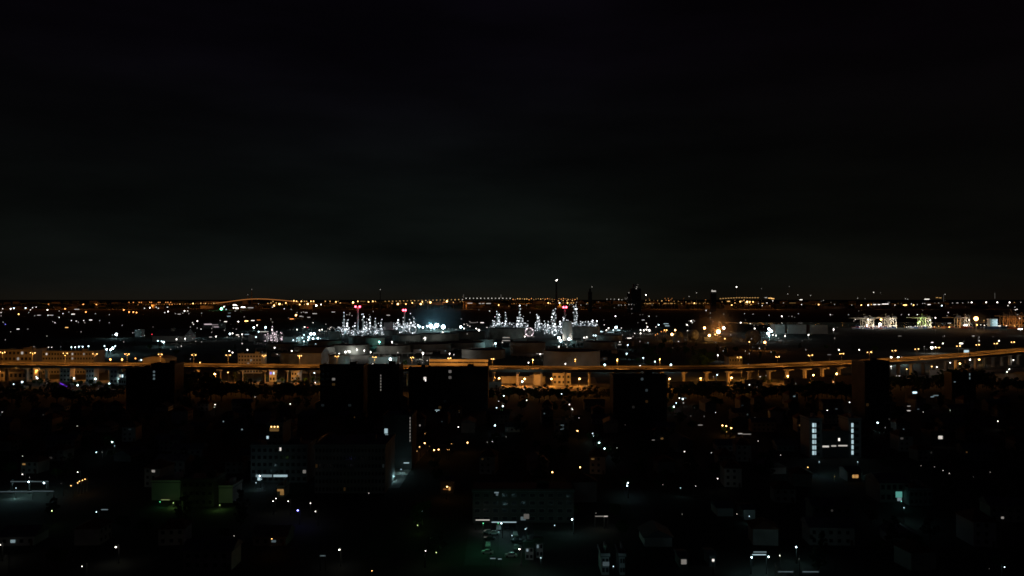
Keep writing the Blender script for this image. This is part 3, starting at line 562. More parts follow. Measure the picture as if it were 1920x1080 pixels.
process_unit(630, 656, 630, [(645, 586), (651, 600)], 42, 'tower unit beside the left red-topped stack', 'k', 2)
process_unit(657, 680, 633, [(664, 611)], 20, 'low lit unit at the foot of the left red-topped stack', 'k', 3)
process_unit(679, 720, 630, [(681, 589), (694, 594), (704, 597), (715, 599), (688, 604)], 88, 'densest lit unit just right of the left red-topped stack', 'k', 4)
process_unit(738, 764, 624, [(747, 600), (757, 603), (763, 606)], 38, 'lit unit around the second red-topped stack', 'k', 5)
process_unit(764, 779, 624, [(769, 599), (776, 597)], 34, 'narrow tall lit unit left of the floodlit field', 'k', 6)
process_unit(921, 960, 620, [(933, 584), (936, 590), (948, 586), (925, 601)], 62, 'lit unit with a domed column left of the central tower', 'k', 7)
process_unit(960, 990, 620, [(974.5, 573), (970, 595), (979, 596)], 56, 'unit with the tallest string-lit central tower', 'k', 8)
process_unit(1003, 1020, 622, [(1008, 590), (1012, 594)], 24, 'small lit unit between central tower and flare stack', 'k', 9)
process_unit(1020, 1054, 628, [(1036, 582), (1040, 579), (1028, 603), (1022, 602), (1050, 603)], 74, 'broad lit unit behind the flare stack', 'k', 10)
process_unit(1054, 1066, 618, [(1059, 586), (1056, 595)], 14, 'slender lit unit behind the white silo', 'k', 11)
process_unit(1072, 1085, 620, [(1077, 575), (1081, 574)], 22, 'thin tower unit right of the white silo', 'k', 12)
process_unit(1083, 1120, 620, [(1111, 601), (1118, 602)], 34, 'long low pipe rack unit behind the right round tank', 'k', 13)
def stack(x, ytop, ybase, label, r=2.6, red=True, dx=4.0):
    Y = dist(ybase); q = at_d(x, ytop, Y); t = thing('chimney_stack', label, 'chimney', (q.x, Y, 0))
    m = MB(); m.tube((0, 0, 0), (0, 0, q.z), r, r * .8, wallw, 16); m.build('shaft', t)
    m = MB(); m.tube((0, 0, q.z - 3), (0, 0, q.z - 2.6), r + 1.6, r + 1.6, steel, 16); m.build('platform', t)
    for s in ((-1, 1) if red else ()):
        m = MB(); m.ball((s * dx * Y / F, -r - .5, q.z), 1.7 * Y / F, glow('r', 5, 1.0), 10, 6); m.tube((s * dx * Y / F, -r - .5, q.z), (0, -r + .5, q.z), .2, .2, steel, 6); m.build('warning_light', t)
        light(t, (s * dx * Y / F, -r - 5, q.z + 2), 'r', 1500, .5)
    light(t, (8, -14, 12), 'k', 4000, 1.0)
stack(671, 575, 624, 'pale chimney with two red lights at its top, left part of the refinery')
stack(758.5, 581.5, 622, 'thinner chimney with red lights left of the floodlit field', 1.6, True, 2.2)
stack(1059, 576, 624, 'chimney with bright red lights behind the white silo', 2.2, True, 2.6)
Y = dist(624); q = at_d(1043, 527, Y)
t = thing('flare_stack', 'tall thin dark flare stack with a small white flame on top', 'flare stack', (q.x, Y, 0))
m = MB(); m.tube((0, 0, 0), (0, 0, q.z), 2.4, 1.9, mat('sooty steel', (.03, .03, .03)), 10); m.build('riser', t)
m = MB()
for a in range(3):
    an = a * 2.094; m.tube((3.4 * math.cos(an), 3.4 * math.sin(an), 0), (2.6 * math.cos(an), 2.6 * math.sin(an), q.z * .96), .25, .2, MATS['sooty steel'], 5)
for k in range(24): m.tube((0, 0, 3 + k * q.z / 25), (0, 0, 3.3 + k * q.z / 25), 3.5, 3.5, MATS['sooty steel'], 10)
m.build('lattice_mast', t)
m = MB(); m.tube((-.4, 0, q.z), (.6, 0, q.z + 2.2), .9, 1.3, glow('w', 3), 8); m.tube((.6, 0, q.z + 2.2), (3.4, 0, q.z + 4.2), 1.3, .3, glow('w', 3), 8); m.build('flame', t)
def sphere_tank(x, y, rpx, ybase, label, c='k', n=16, lamps=True):
    Y = dist(ybase); q = at_d(x, y, Y); r = rpx * Y / F; t = thing('spherical_tank', label, 'gas sphere', (q.x, Y, 0))
    m = MB(); m.ball((0, 0, q.z), r, tankm, 24, 16); m.build('shell', t)
    for k in range(8):
        a = k * math.pi / 4 + .2; m = MB(); m.tube((r * .93 * math.cos(a), r * .93 * math.sin(a), 0), (r * .93 * math.cos(a), r * .93 * math.sin(a), q.z), .4, .4, steel, 6); m.build('leg', t)
    if lamps:
        for k in range(n):
            a = 2 * math.pi * k / n; m = MB(); m.ball((1.08 * r * math.cos(a), -r * .3, q.z + 1.08 * r * math.sin(a)), .75 * Y / F, glow(c, (1, 2, 1, 2, 3)[(k * 7) % 5]), 7, 4); m.build('lamp', t)
        light(t, (0, -r - 12, q.z), c, 2500, 1)
sphere_tank(750, 617.5, 5.5, 625, 'gas sphere ringed with lamps, left of the floodlit field')
sphere_tank(774, 618, 6, 626, 'gas sphere ringed with lamps beside the floodlights')
sphere_tank(992.5, 622.5, 7, 631, 'pinkish lit gas sphere below the central tower', 'p', 20)
sphere_tank(1039.5, 623.5, 4, 630, 'small gas sphere ringed with lamps below the flare stack')
sphere_tank(1300, 628, 10.5, 640, 'large unlit gas sphere in the gasworks', lamps=False)
sphere_tank(1412, 631, 14, 646, 'large dark gas sphere by the bluish floodlights', lamps=False)
sphere_tank(1272, 630, 9, 640, 'gas sphere beside the two left yellow floodlights', lamps=False)
# silo
Y = dist(638); q = at_d(1063.5, 601, Y); r = 8 * Y / F
t = thing('silo', 'tall floodlit white silo in front of the refinery', 'silo', (q.x, Y, 0))
m = MB(); m.tube((0, 0, 0), (0, 0, q.z - 2), r, r, wallw, 28); m.build('shell', t)
m = MB(); m.tube((0, 0, q.z - 2), (0, 0, q.z), r * .98, r * .4, wallw, 28); m.build('roof', t)
for s in (-1, 1): m = MB(); m.box((s * (r + .6), -1, q.z / 2), (.9, .9, q.z), wallw); m.build('ladder_shaft', t)
for s in (-1, 1): light(t, (s * (r + 5), -9, 3), 'w', 5000)
def tank(x, hw, ytop, ybase, label, m_=None, rail=True):
    Y = dist(ybase); q = at_d(x, ytop, Y); r = hw * Y / F; Y2 = Y + r * .0
    cx = x; base = at_d(x, ybase, Y); t = thing('storage_tank', label, 'oil tank', (base.x, Y + r, 0), 0, 'oil storage tanks'); mm_ = m_ or tankm
    hz = q.z
    s = MB(); s.tube((0, 0, 0), (0, 0, hz), r, r, mm_, 48, False); s.build('shell', t)
    s = MB(); s.tube((0, 0, hz - .6), (0, 0, hz + .02), r * .995, r * .3, tankd, 48); s.build('roof', t)
    s = MB()
    for z in (hz * .5, hz - .4): s.tube((0, 0, z), (0, 0, z + .35), r + .25, r + .25, mm_, 48, False)
    s.build('wind_girder', t)
    s = MB(); k = 14
    for i in range(k):
        a0 = -2.2 + i * .05; s.box(((r + .6) * math.cos(a0), (r + .6) * math.sin(a0), hz * (i + .5) / k), (1.1, 1.1, .2), galv, a0)
    s.build('stairway', t)
TK = [(545, 27, 663, 684, 'pale low tank close behind the expressway, leftmost of the tank farm', tankm), (627, 24, 667, 685, 'pale tank close behind the expressway lamp near the dark shed', tankm),
      (580, 38, 652, 668, 'wide pale tank in the second row, left part', tankm), (650, 36, 648, 665, 'wide pale tank in the second row below the white lamps', tankm), (733, 32, 649, 664, 'wide tank below the teal lamp', tankm),
      (520, 30, 645, 657, 'dim tank below the cone-shaped lit unit', tankm), (600, 32, 640, 652, 'dim tank below the left floodlit yard', tankm), (672, 22, 632, 645, 'tank below the left red-topped stack', tankm),
      (700, 18, 634, 648, 'small tank left of the teal lamp', tankm), (760, 28, 629, 640, 'tank below the pair of lamp-ringed spheres', tankm), (820, 38, 627, 640, 'wide dim tank below the brightest floodlights', tankm),
      (875, 34, 623, 636, 'wide dim tank right of the brightest floodlights', tankm), (800, 42, 646, 660, 'wide dark tank in the middle row', tankd), (868, 40, 643, 655, 'wide dark tank right of the middle row', tankd),
      (906, 20, 637, 651, 'small greenish tank left of the lit panel', tankm), (950, 34, 616, 637, 'tall tank with a bright right flank below the central tower', tankm), (1101, 27, 613, 634, 'round tank with a lit flank right of the white silo', tankm),
      (1076, 55, 660, 692, 'biggest dark tank right behind the expressway', tankd), (905, 42, 657, 674, 'dark wide tank above the noise barrier', tankd), (990, 34, 643, 668, 'dark tank left of the biggest tank', tankd),
      (1145, 24, 629, 643, 'dim tank below the right floodlight', tankm), (1128, 32, 642, 657, 'dark tank behind the biggest tank', tankd), (725, 20, 620, 630, 'small tank under the white shed', tankm), (1170, 22, 640, 650, 'low dim tank by the tree slope', tankd)]
for a in TK: tank(*a)
cr2 = random.Random(31)
def pipe_rack(x0, x1, y, label):
    a = at_z(x0, y, 0); c = at_z(x1, y, 0); t = thing('pipe_rack', label, 'pipe rack', ((a.x + c.x) / 2, a.y, 0)); W = c.x - a.x
    m = MB()
    for k in range(5): m.tube((-W / 2, k * .8 - 1.6, 4.5 + (k % 2) * 1.2), (W / 2, k * .8 - 1.6, 4.5 + (k % 2) * 1.2), .3, .3, (tankm, galv, tankd)[k % 3], 6)
    m.build('pipes', t)
    for k in range(int(W / 9) + 1): m = MB(); m.box((-W / 2 + k * 9, 0, 2.8), (.4, 4.2, 5.6), steel); m.build('trestle', t)
for i, (x0, x1, y) in enumerate([(480, 560, 659), (590, 650, 671), (640, 700, 652), (700, 780, 668), (770, 850, 661), (840, 920, 658), (880, 960, 641), (960, 1030, 671), (1000, 1060, 655), (1090, 1160, 640), (1120, 1180, 660), (760, 860, 644), (560, 640, 655), (930, 1010, 647)]):
    pipe_rack(x0, x1, y, f"low pipe rack on trestles between the oil tanks, {nth(i)} one")
for i in range(46):
    x = cr2.uniform(470, 1230); y = cr2.choice((644, 650, 656, 663, 669, 676)) + cr2.uniform(-2, 2); p = at_z(x, y, 0); w_ = cr2.uniform(5, 14); h_ = cr2.uniform(3, 6); t = thing('utility_hut', f"small utility hut among the oil tanks, {nth(i)} one", 'hut', p, cr2.uniform(-.2, .2), 'utility huts in the tank farm')
    m = MB(); m.box((0, 0, h_ / 2), (w_, 5, h_), cr2.choice((wallp, wallg, wallw))); m.build('wall', t); m = MB(); m.box((0, 0, h_ + .15), (w_ + .8, 5.8, .3), roofg); m.build('roof', t); m = MB(); m.box((0, -2.55, 1.1), (1, .1, 2.2), frame); m.build('door', t)
    if i % 2: m = MB(); m.ball((w_ * .3, -3, h_ - .4), RAD[cr2.choice((1, 2))] * p.y / F * .9, glow(cr2.choice('ccw'), cr2.choice((1, 1, 2))), 6, 4); m.build('lamp', t)
# ------------------------------------------------------------------ sheds and blocks
def block(x0, x1, ytop, ybase, label, wm=None, depth=14.0, rows=0, cols=0, lit=(), name='building', cat='building', roof='flat', rz=None, sill=True, extra=None, stair=()):
    Y = dist(ybase); a = at_d(x0, ybase, Y); c = at_d(x1, ybase, Y); W = c.x - a.x; hh = at_d(x0, ytop, Y).z; ox = (a.x + c.x) / 2
    t = thing(name, label, cat, (ox, Y, 0)); wm = wm or wallp
    m = MB(); m.box((0, depth / 2, hh / 2), (W, depth, hh), wm); m.build('wall', t)
    if roof == 'flat':
        m = MB(); m.box((0, depth / 2, hh + .15), (W + .8, depth + .8, .3), roofg)
        for s in (-1, 1): m.box((s * (W / 2 + .25), depth / 2, hh + .75), (.2, depth + .7, .9), wm)
        m.box((0, -.25, hh + .75), (W + .3, .2, .9), wm)
        m.box((W * .2, depth * .6, hh + 1.5), (min(5, W * .2), 4, 2.4), wm); m.build('roof', t)
    elif roof == 'gable':
        k = min(W, depth) * .22; m = MB(); e = .6
        m.add([(-W / 2 - e, -e, hh - .1), (W / 2 + e, -e, hh - .1), (W / 2 + e, depth + e, hh - .1), (-W / 2 - e, depth + e, hh - .1), (-W / 2 - e, depth / 2, hh + k), (W / 2 + e, depth / 2, hh + k)],
              [(0, 1, 5, 4), (2, 3, 4, 5), (0, 4, 3), (1, 2, 5), (3, 2, 1, 0)], roofg); m.build('roof', t)
    elif roof == 'arc':
        m = MB(); n = 12; vs = []
        for yy in (-.5, depth + .5):
            for i in range(n + 1): an = math.pi * i / n; vs.append((-(W / 2 + .4) * math.cos(an), yy, hh + W * .17 * math.sin(an)))
        fs = [(i, i + 1, n + 2 + i, n + 1 + i) for i in range(n)] + [tuple(range(n + 1))[::-1], tuple(range(n + 1, 2 * n + 2))]
        m.add(vs, fs, wallp); m.build('roof', t)
    for i in range(rows):
        for j in range(cols):
            xx = -W / 2 + W * (j + .5) / cols; zz = hh * (i + .55) / rows; ww = W / cols * .55; wh = hh / rows * .45
            fm = MB(); fm.box((xx, -.06, zz), (ww + .2, .112, wh + .2), frame); fo = fm.build('window', t)
            L = [l for l in lit if l[0] == i and l[1] == j]
            if not L and Y < 720 and rows * cols > 14 and R.random() < .018: L = [(i, j, R.choice('wcy'), 0, R.choice((.04, .07, .12)))]
            gm = MB(); gm.box((xx, -.125, zz), (ww, .02, wh), glow(L[0][2], L[0][3], L[0][4]) if L else glassd); gm.build('pane', fo)
    for (px, py, wpx, hpx, cc, bb, kk) in stair:
        q = at_d(px, py, Y) ; m = MB(); m.box((q.x - ox, -.1, q.z), (wpx * Y / F + .2, .192, hpx * Y / F + .2), frame); fo = m.build('window', t)
        m = MB(); m.box((q.x - ox, -.22, q.z), (wpx * Y / F, .04, hpx * Y / F), glow(cc, bb, kk)); m.build('glow_pane', fo)
    if extra: extra(t, W, hh, depth)
    return t
# behind the expressway
block(0, 60, 657, 700, 'orange-lit pale building with two light bands behind the left expressway', wallp, 30, 4, 8, [(3, 5, 'w', 1, .5), (2, 4, 'w', 1, .3)])
block(44, 58, 654, 698, 'pale lift tower rising beside the orange-lit building', wallw, 10)
block(79, 176, 660, 702, 'long orange-lit block with rows of windows behind the left expressway', wallg, 25, 5, 18, [(4, 1, 'w', 1, .8), (4, 10, 'w', 1, .5), (3, 10, 'w', 1, .3), (4, 14, 'w', 0, .8)])
block(446, 490, 665, 700, 'grey block with dotted windows behind the expressway', wallw, 20, 5, 8, [(2, 3, 'w', 0, 1), (1, 3, 'w', 0, 1), (3, 4, 'w', 0, .6)])
block(560, 602, 662, 700, 'dark sloping-roofed shed between two pale tanks', wallg, 40, roof='gable', name='shed', cat='shed')
block(267, 310, 676, 704, 'hall with an orange-lit rounded roof behind the expressway', wallp, 30, roof='arc', name='hall', cat='hall')
block(719.5, 737, 605.5, 622, 'plain white shed between two lit refinery units', wallw, 20, name='shed', cat='shed')
block(253, 264, 619, 632, 'pale silo block alone in the dark left of the works', wallw, 18)
block(286, 345, 630, 641, 'long teal-lit factory hall in the works', wallw, 60, roof='gable', name='factory_hall', cat='factory')
block(320, 326, 617, 640, 'slim lit tower over the long factory hall', wallp, 8)
block(466, 482, 628, 640, 'low bluish-lit shed at the refinery\'s left', wallw, 30, roof='gable', name='shed', cat='shed')
block(480, 505, 626, 640, 'dark shed beside the cone-shaped lit unit', wallg, 30, name='shed', cat='shed')
block(530, 556, 633, 643, 'pale long shed between cone unit and floodlit yard', wallw, 30, name='shed', cat='shed')
block(617, 636, 623, 646, 'dark blue-grey block left of the first chimney', wallg, 20)
block(1454, 1472, 609.5, 626, 'pale box-like shed beside the bluish floodlights', wallw, 40, name='shed', cat='shed')
block(1477, 1512, 609.5, 626, 'long pale shed, middle one right of the bluish floodlights', wallw, 40, name='shed', cat='shed')
block(1520, 1552, 610, 626, 'long dim shed, farthest from the bluish floodlights', wallw, 40, name='shed', cat='shed')
block(1265, 1279, 633, 642, 'pink-lit flat roofed hut below the two left yellow floodlights', wallw, 20, name='shed', cat='shed')
block(1320, 1372, 633, 641, 'long low orange-lit shed below the brightest yellow lamp', wallp, 15, name='shed', cat='shed')
block(1392, 1422, 635, 641, 'long pale roof below the white floodlight', wallw, 20, roof='gable', name='shed', cat='shed')
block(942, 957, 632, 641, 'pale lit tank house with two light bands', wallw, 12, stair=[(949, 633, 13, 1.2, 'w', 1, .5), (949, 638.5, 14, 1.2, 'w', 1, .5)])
block(962, 987, 636, 643, 'low pale pump house below the tall tank', wallw, 14, name='shed', cat='shed')
block(1367, 1392, 671, 700, 'dim grey block behind the expressway by the twin lamp', wallg, 20, 3, 5)
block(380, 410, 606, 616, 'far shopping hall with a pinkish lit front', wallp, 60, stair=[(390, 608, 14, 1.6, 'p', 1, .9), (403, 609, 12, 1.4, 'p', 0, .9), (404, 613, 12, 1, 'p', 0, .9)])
block(691, 745, 671, 682, 'low long roof with an orange-lit edge behind the dark tower blocks', wallp, 20, name='shed', cat='shed')
# in front of the expressway, dark blocks
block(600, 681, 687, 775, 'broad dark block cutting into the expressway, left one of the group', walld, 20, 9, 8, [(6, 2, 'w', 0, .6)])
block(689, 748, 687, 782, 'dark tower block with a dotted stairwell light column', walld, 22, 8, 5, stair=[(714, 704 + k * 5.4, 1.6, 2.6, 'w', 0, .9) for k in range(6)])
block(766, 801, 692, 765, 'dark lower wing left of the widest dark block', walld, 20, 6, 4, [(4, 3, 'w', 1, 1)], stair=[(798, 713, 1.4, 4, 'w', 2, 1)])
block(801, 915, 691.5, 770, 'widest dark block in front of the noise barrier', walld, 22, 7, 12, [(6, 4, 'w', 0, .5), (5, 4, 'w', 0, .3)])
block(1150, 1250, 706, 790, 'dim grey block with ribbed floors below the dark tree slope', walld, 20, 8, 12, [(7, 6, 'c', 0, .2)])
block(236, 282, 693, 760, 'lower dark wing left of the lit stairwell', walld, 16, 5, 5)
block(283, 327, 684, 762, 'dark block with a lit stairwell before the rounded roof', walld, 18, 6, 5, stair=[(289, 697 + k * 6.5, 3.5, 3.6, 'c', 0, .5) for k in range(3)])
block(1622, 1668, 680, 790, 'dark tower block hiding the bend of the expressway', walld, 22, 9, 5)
block(1036, 1070, 702, 722, 'orange-lit gatehouse with two dark upper windows', wallp, 12, 2, 4, roof='flat', name='house', cat='house')
block(1001, 1017, 702, 722, 'small orange-lit kiosk left of the gatehouse', wallp, 8, name='house', cat='house', roof='gable')
block(940, 1022, 708, 719, 'long low orange-lit shop row under the expressway', wallp, 8, 0, 0, name='shop_row', cat='shops')
block(0, 50, 697, 712, 'orange-lit low house at the far left street', wallp, 10, 1, 6, name='house', cat='house', roof='gable')
block(50, 62, 689, 712, 'narrow orange-lit house under the left expressway', wallp, 10, 3, 2, name='house', cat='house')
block(112, 131, 693, 716, 'orange-lit townhouse, left one of three', wallp, 10, 3, 3, name='house', cat='house')
block(161, 176, 692, 718, 'orange-lit townhouse, middle one of three', wallp, 10, 3, 3, name='house', cat='house')
block(206, 220, 693, 719, 'orange-lit townhouse, right one of three', wallp, 10, 3, 2, name='house', cat='house')
block(223, 236, 700, 722, 'white-lit shop front beside the three townhouses', wallw, 8, 2, 3, [(1, 1, 'c', 2, .8), (1, 0, 'w', 1, .8)], name='shop', cat='shop')
block(505, 516, 695, 716, 'blue-white lit shop sign house under the expressway', wallw, 8, 2, 2, [(1, 0, 'b', 2, .6), (1, 1, 'c', 2, .6)], name='shop', cat='shop')
block(546, 562, 697, 714, 'small pale house with a bright ground floor under the expressway', wallw, 8, 2, 3, [(0, 1, 'w', 1, .7), (1, 2, 'w', 0, .9)], name='house', cat='house')
block(683, 694, 699, 722, 'house front lit bright blue-white between the dark blocks', wallw, 8, 2, 2, [(1, 0, 'c', 3, 1), (1, 1, 'c', 2, 1), (0, 1, 'c', 1, .8)], name='house', cat='house')
block(754, 762, 705, 725, 'pale shed in a green-lit gap between the dark blocks', wallw, 8, 2, 2, name='shed', cat='shed')
# walls below the right part of the expressway
def wall(x0, x1, yt, yb, label):
    Y = dist(yb); a = at_d(x0, yb, Y); c = at_d(x1, yb, Y); hh = at_d(x0, yt, Y).z; t = thing('boundary_wall', label, 'wall', ((a.x + c.x) / 2, Y, 0)); W = c.x - a.x
    m = MB(); m.box((0, 0, hh / 2), (W, .4, hh), wallp); m.build('panel', t); m = MB(); m.box((0, 0, hh + .1), (W + .2, .6, .2), concrete); m.build('coping', t)
wall(1256, 1300, 715.5, 727, 'orange-lit wall section, leftmost under the right expressway')
wall(1310, 1362, 714.5, 727, 'orange-lit wall section left of the bright lamp pair')
wall(1396, 1430, 712, 726, 'orange-lit wall section with trees before it')
wall(1470, 1516, 709.5, 724, 'orange-lit wall section, third from the right')
wall(1520, 1560, 706.5, 722, 'orange-lit wall section, second from the right')
wall(1565, 1605, 703.5, 720, 'orange-lit wall section, rightmost')
wall(905, 940, 716, 727, 'orange-lit wall right of the widest dark block')
wall(1743, 1780, 694, 706, 'orange-lit wall under the rising expressway')
# billboard
Y = dist(676); q = at_d(1812, 659, Y); t = thing('billboard', 'small bright bluish billboard beside the rising expressway', 'billboard', (q.x, Y, 0))
m = MB(); m.box((0, 0, q.z), (9 * Y / F, .3, 5 * Y / F), glow('c', 1, 1.0)); m.build('panel', t)
m = MB(); m.box((0, .35, q.z), (9.6 * Y / F, .3, 5.6 * Y / F), frame); m.build('frame', t)
m = MB(); m.tube((0, .4, 0), (0, .4, q.z - 2), .4, .4, galv); m.build('post', t)
# violet strip light
p = at_z(113, 718.5, 3); p2 = at_z(127, 725.5, 3); v = p2 - p
t = thing('light_strip', 'slanted violet light strip on a roof edge', 'light strip', (p.x, p.y, 0))
m = MB(); m.tube((0, 0, 3), (v.x, v.y, 3), .45, .45, glow('v', 2, .35), 6); m.build('tube', t); m = MB(); m.tube((0, 0, 0), (0, 0, 3), .1, .1, galv, 6); m.tube((v.x, v.y, 0), (v.x, v.y, 3), .1, .1, galv, 6); m.build('post', t)

# ------------------------------------------------------------------ the port
PY = dist(615)
def crane(x, label, wpx=12, up=False, lamps=(), c='w', P=3000, htop=597, boom=26):
    q = at_d(x, 615, PY); s = PY / F; W = wpx * s; zt = at_d(x, htop, PY).z; t = thing('gantry_crane', label, 'port crane', (q.x, PY, 0), 0, 'gantry cranes on the quay')
    for dx in (-1, 1):
        for dy in (-1, 1): m = MB(); m.box((dx * W / 2, dy * 8, zt / 2), (1.9, 1.9, zt), craneb); m.build('leg', t)
    m = MB()
    for dy in (-8, 8):
        m.box((0, dy, zt + .8), (W + 1.9, 1.6, 1.6), craneb); m.box((0, dy, zt * .28), (W - 1.91, 1.3, 1.4), craneb); m.tube((-W / 2, dy, zt), (W / 2, dy, zt * .3), .7, .7, craneb, 6)
    m.build('portal_frame', t)
    m = MB(); L = boom * s
    if not up: m.box((-L * .35, 0, zt + 2.6), (L * 1.5, 3, 2.0), craneb)
    else:
        m.box((L * .1, 0, zt + 2.6), (L * .6, 3, 2.0), craneb); m.tube((-W / 2, 0, zt + 3), (-W / 2 - L * .35, 0, zt + L * .95), 1.1, .8, craneb, 6)
    m.build('boom', t)
    m = MB(); m.box((W * .35, 0, zt + 6), (12, 6, 5), wallg); m.build('machinery_house', t)
    m = MB(); m.tube((0, 0, zt + 3.6), (0, 0, zt + 15), .8, .5, craneb, 6); m.tube((0, 0, zt + 15), (-L * .7, 0, zt + 3.8), .25, .25, craneb, 5); m.tube((0, 0, zt + 15), (L * .35, 0, zt + 3.8), .25, .25, craneb, 5); m.build('mast_stay', t)
    for (lx, ly, cc, b) in lamps:
        w_ = at_d(lx, ly, PY - 11); m = MB(); m.ball((w_.x - q.x, -11, w_.z), RAD[b] * PY / F, glow(cc, b), 7, 4); m.tube((w_.x - q.x, -11, w_.z), (w_.x - q.x, -8.5, w_.z), .2, .2, craneb, 5); m.build('floodlight', t)
    light(t, (-W * .1, -16, zt * .75), c, P * 1.7, 1); light(t, (W * .3, -14, 6), c, P * 1.2, 1)
crane(1620, 'crane at the quay\'s left end with dim thin legs', 9, False, [(1604, 599, 'w', 2), (1601, 602, 'w', 1)], P=1500, htop=598)
crane(1631, 'bright pale-legged crane, second on the quay', 9, False, [(1628, 599, 'w', 3), (1632, 600, 'w', 2), (1636, 600, 'w', 1), (1626, 609, 'w', 3)], P=6000, htop=600)
crane(1661, 'dim-legged crane left of a bright one', 9, False, [(1652, 599, 'y', 4), (1650, 608, 'w', 5)], P=2500, htop=597)
crane(1673, 'bright crane with white lit top, fourth on the quay', 10, False, [(1669, 599, 'w', 2), (1675, 599, 'w', 2), (1679, 600, 'w', 2), (1670, 612, 'w', 2)], P=7000, htop=598)
crane(1728, 'yellow-green lit crane above the brightest quay', 10, False, [(1727, 597, 'l', 2), (1724, 603, 'l', 3), (1722, 606, 'l', 3)], 'l', 6000, 597)
crane(1738, 'yellow-green lit crane with a side lamp', 9, False, [(1744, 600.5, 'w', 3), (1734, 612, 'w', 4), (1737, 613, 'w', 3), (1731, 612, 'w', 3)], 'w', 6000, 598)
crane(1795, 'dim crane with slanting legs before the orange star lamp', 5, False, [], 'y', 1800, 597)
crane(1810, 'crane with white lamps at its foot, left of the orange star lamp', 9, False, [(1817, 600, 'w', 3), (1808, 610, 'w', 3), (1812, 610, 'w', 4), (1805, 613, 'w', 2)], 'w', 5000, 597, 18)
crane(1882, 'dull red crane, left one behind the ship', 8, False, [], 'o', 1300, 594, 16)
crane(1893, 'dull red crane, middle one behind the ship', 8, False, [(1907, 580, 'w', 2)], 'o', 1300, 594, 16)
crane(1904, 'dull red crane with raised lit boom', 8, True, [(1902, 567, 'y', 1), (1903, 576, 'w', 1), (1904, 581, 'w', 2), (1908, 590, 'w', 1), (1912, 597, 'w', 2)], 'o', 1300, 594, 16)
crane(1916, 'dull red crane at the right picture edge', 8, False, [], 'o', 1300, 594, 16)
# containers: stacks on the quay
cr = random.Random(5)
CC = [mat('container red', (.3, .06, .04)), mat('container blue', (.05, .1, .25)), mat('container grey', (.35, .35, .35)), mat('container orange', (.45, .17, .05))]
q0 = at_d(1600, 615, PY - 30).x; q1 = at_d(1925, 615, PY - 30).x
xx = q0; idx = 0
while xx < q1:
    if not (1682 < xx / (PY - 30) * F + 960 < 1706):
        for lv in range(cr.choice((1, 2, 2, 3))):
            m = MB(); mt = cr.choice(CC); m.box((0, 0, 1.3), (12.2, 2.44, 2.59), mt)
            for k in range(7): m.box((-5.2 + k * 1.7, -1.28, 1.3), (.5, .1, 2.3), mt)
            o = m.build('shipping_container', None, (xx, PY - 30 + lv * .02, lv * 2.62 + .02))
            tag(o, f"{mt.name.split()[-1]} shipping container on the quay, stack {nth(idx)} from the left, {('bottom', 'second', 'third')[lv]} tier", 'container', 'shipping containers on the quay')
    idx += 1; xx += 13.6
# lit strip of quay lamps low down
for i, x in enumerate([1612, 1616, 1621, 1640, 1644, 1648, 1652, 1656, 1660, 1664, 1626, 1630, 1636, 1668, 1672, 1678, 1700, 1704, 1708, 1712, 1716, 1720, 1724, 1728, 1735, 1742, 1752, 1760, 1770, 1780, 1790, 1800, 1826, 1842, 1870, 1878, 1890, 1903, 1910]):
    p = at_d(x, 612.5 + R.uniform(-1, 1.2), PY - 40); c = 'w'
    o = lamp_small('w' if x < 1750 else 'y', R.choice((1, 2, 2, 3)), p, p.z, 'quay_lamp', f"low bright quay lamp under the cranes, {nth(i)} from the left", 'quay lamp', 'low quay lamps')
    if i % 2 == 0: light(o, (0, -5, p.z), 'w' if x < 1750 else 'y', 2500, .5)
# ship
SY = PY - 60; q = at_d(1859, 612, SY); t = thing('cargo_ship', 'cargo ship with a white lit superstructure beside the red cranes', 'ship', (q.x, SY, 0)); s = SY / F
hull = MB(); Lh = 95.0
hull.add([(-Lh / 2, -8, 0), (Lh / 2 - 8, -8, 0), (Lh / 2, 0, 0), (Lh / 2 - 8, 8, 0), (-Lh / 2, 8, 0), (-Lh / 2 - 2, -9, 7), (Lh / 2 - 6, -9, 7.5), (Lh / 2 + 6, 0, 9), (Lh / 2 - 6, 9, 7.5), (-Lh / 2 - 2, 9, 7)],
         [(0, 1, 6, 5), (1, 2, 7, 6), (2, 3, 8, 7), (3, 4, 9, 8), (4, 0, 5, 9), (5, 6, 7, 8, 9)], mat('hull paint', (.05, .05, .08)))
hull.build('hull', t)
m = MB(); m.box((2, 0, 17), (20, 14, 19.9), wallw); m.box((2, 0, 28.5), (24, 16, 3), wallw); m.build('superstructure', t)
for k in range(5):
    m = MB(); m.box((5, -8.4, 10 + k * 4.0), (16 if k % 2 == 0 else 8, .4, .9), glow('c', 2, .6)); m.build('deck_light', t)
for k in range(6): m = MB(); m.box((11.5, -8.4, 9 + k * 3.6), (2.2, .4, 1.6), glow('c', 2, .7)); m.build('deck_light', t)
m = MB(); m.tube((-4, 0, 30), (-4, 0, 40), .5, .3, galv, 6); m.build('mast', t)
light(t, (6, -22, 18), 'c', 5000, 1)

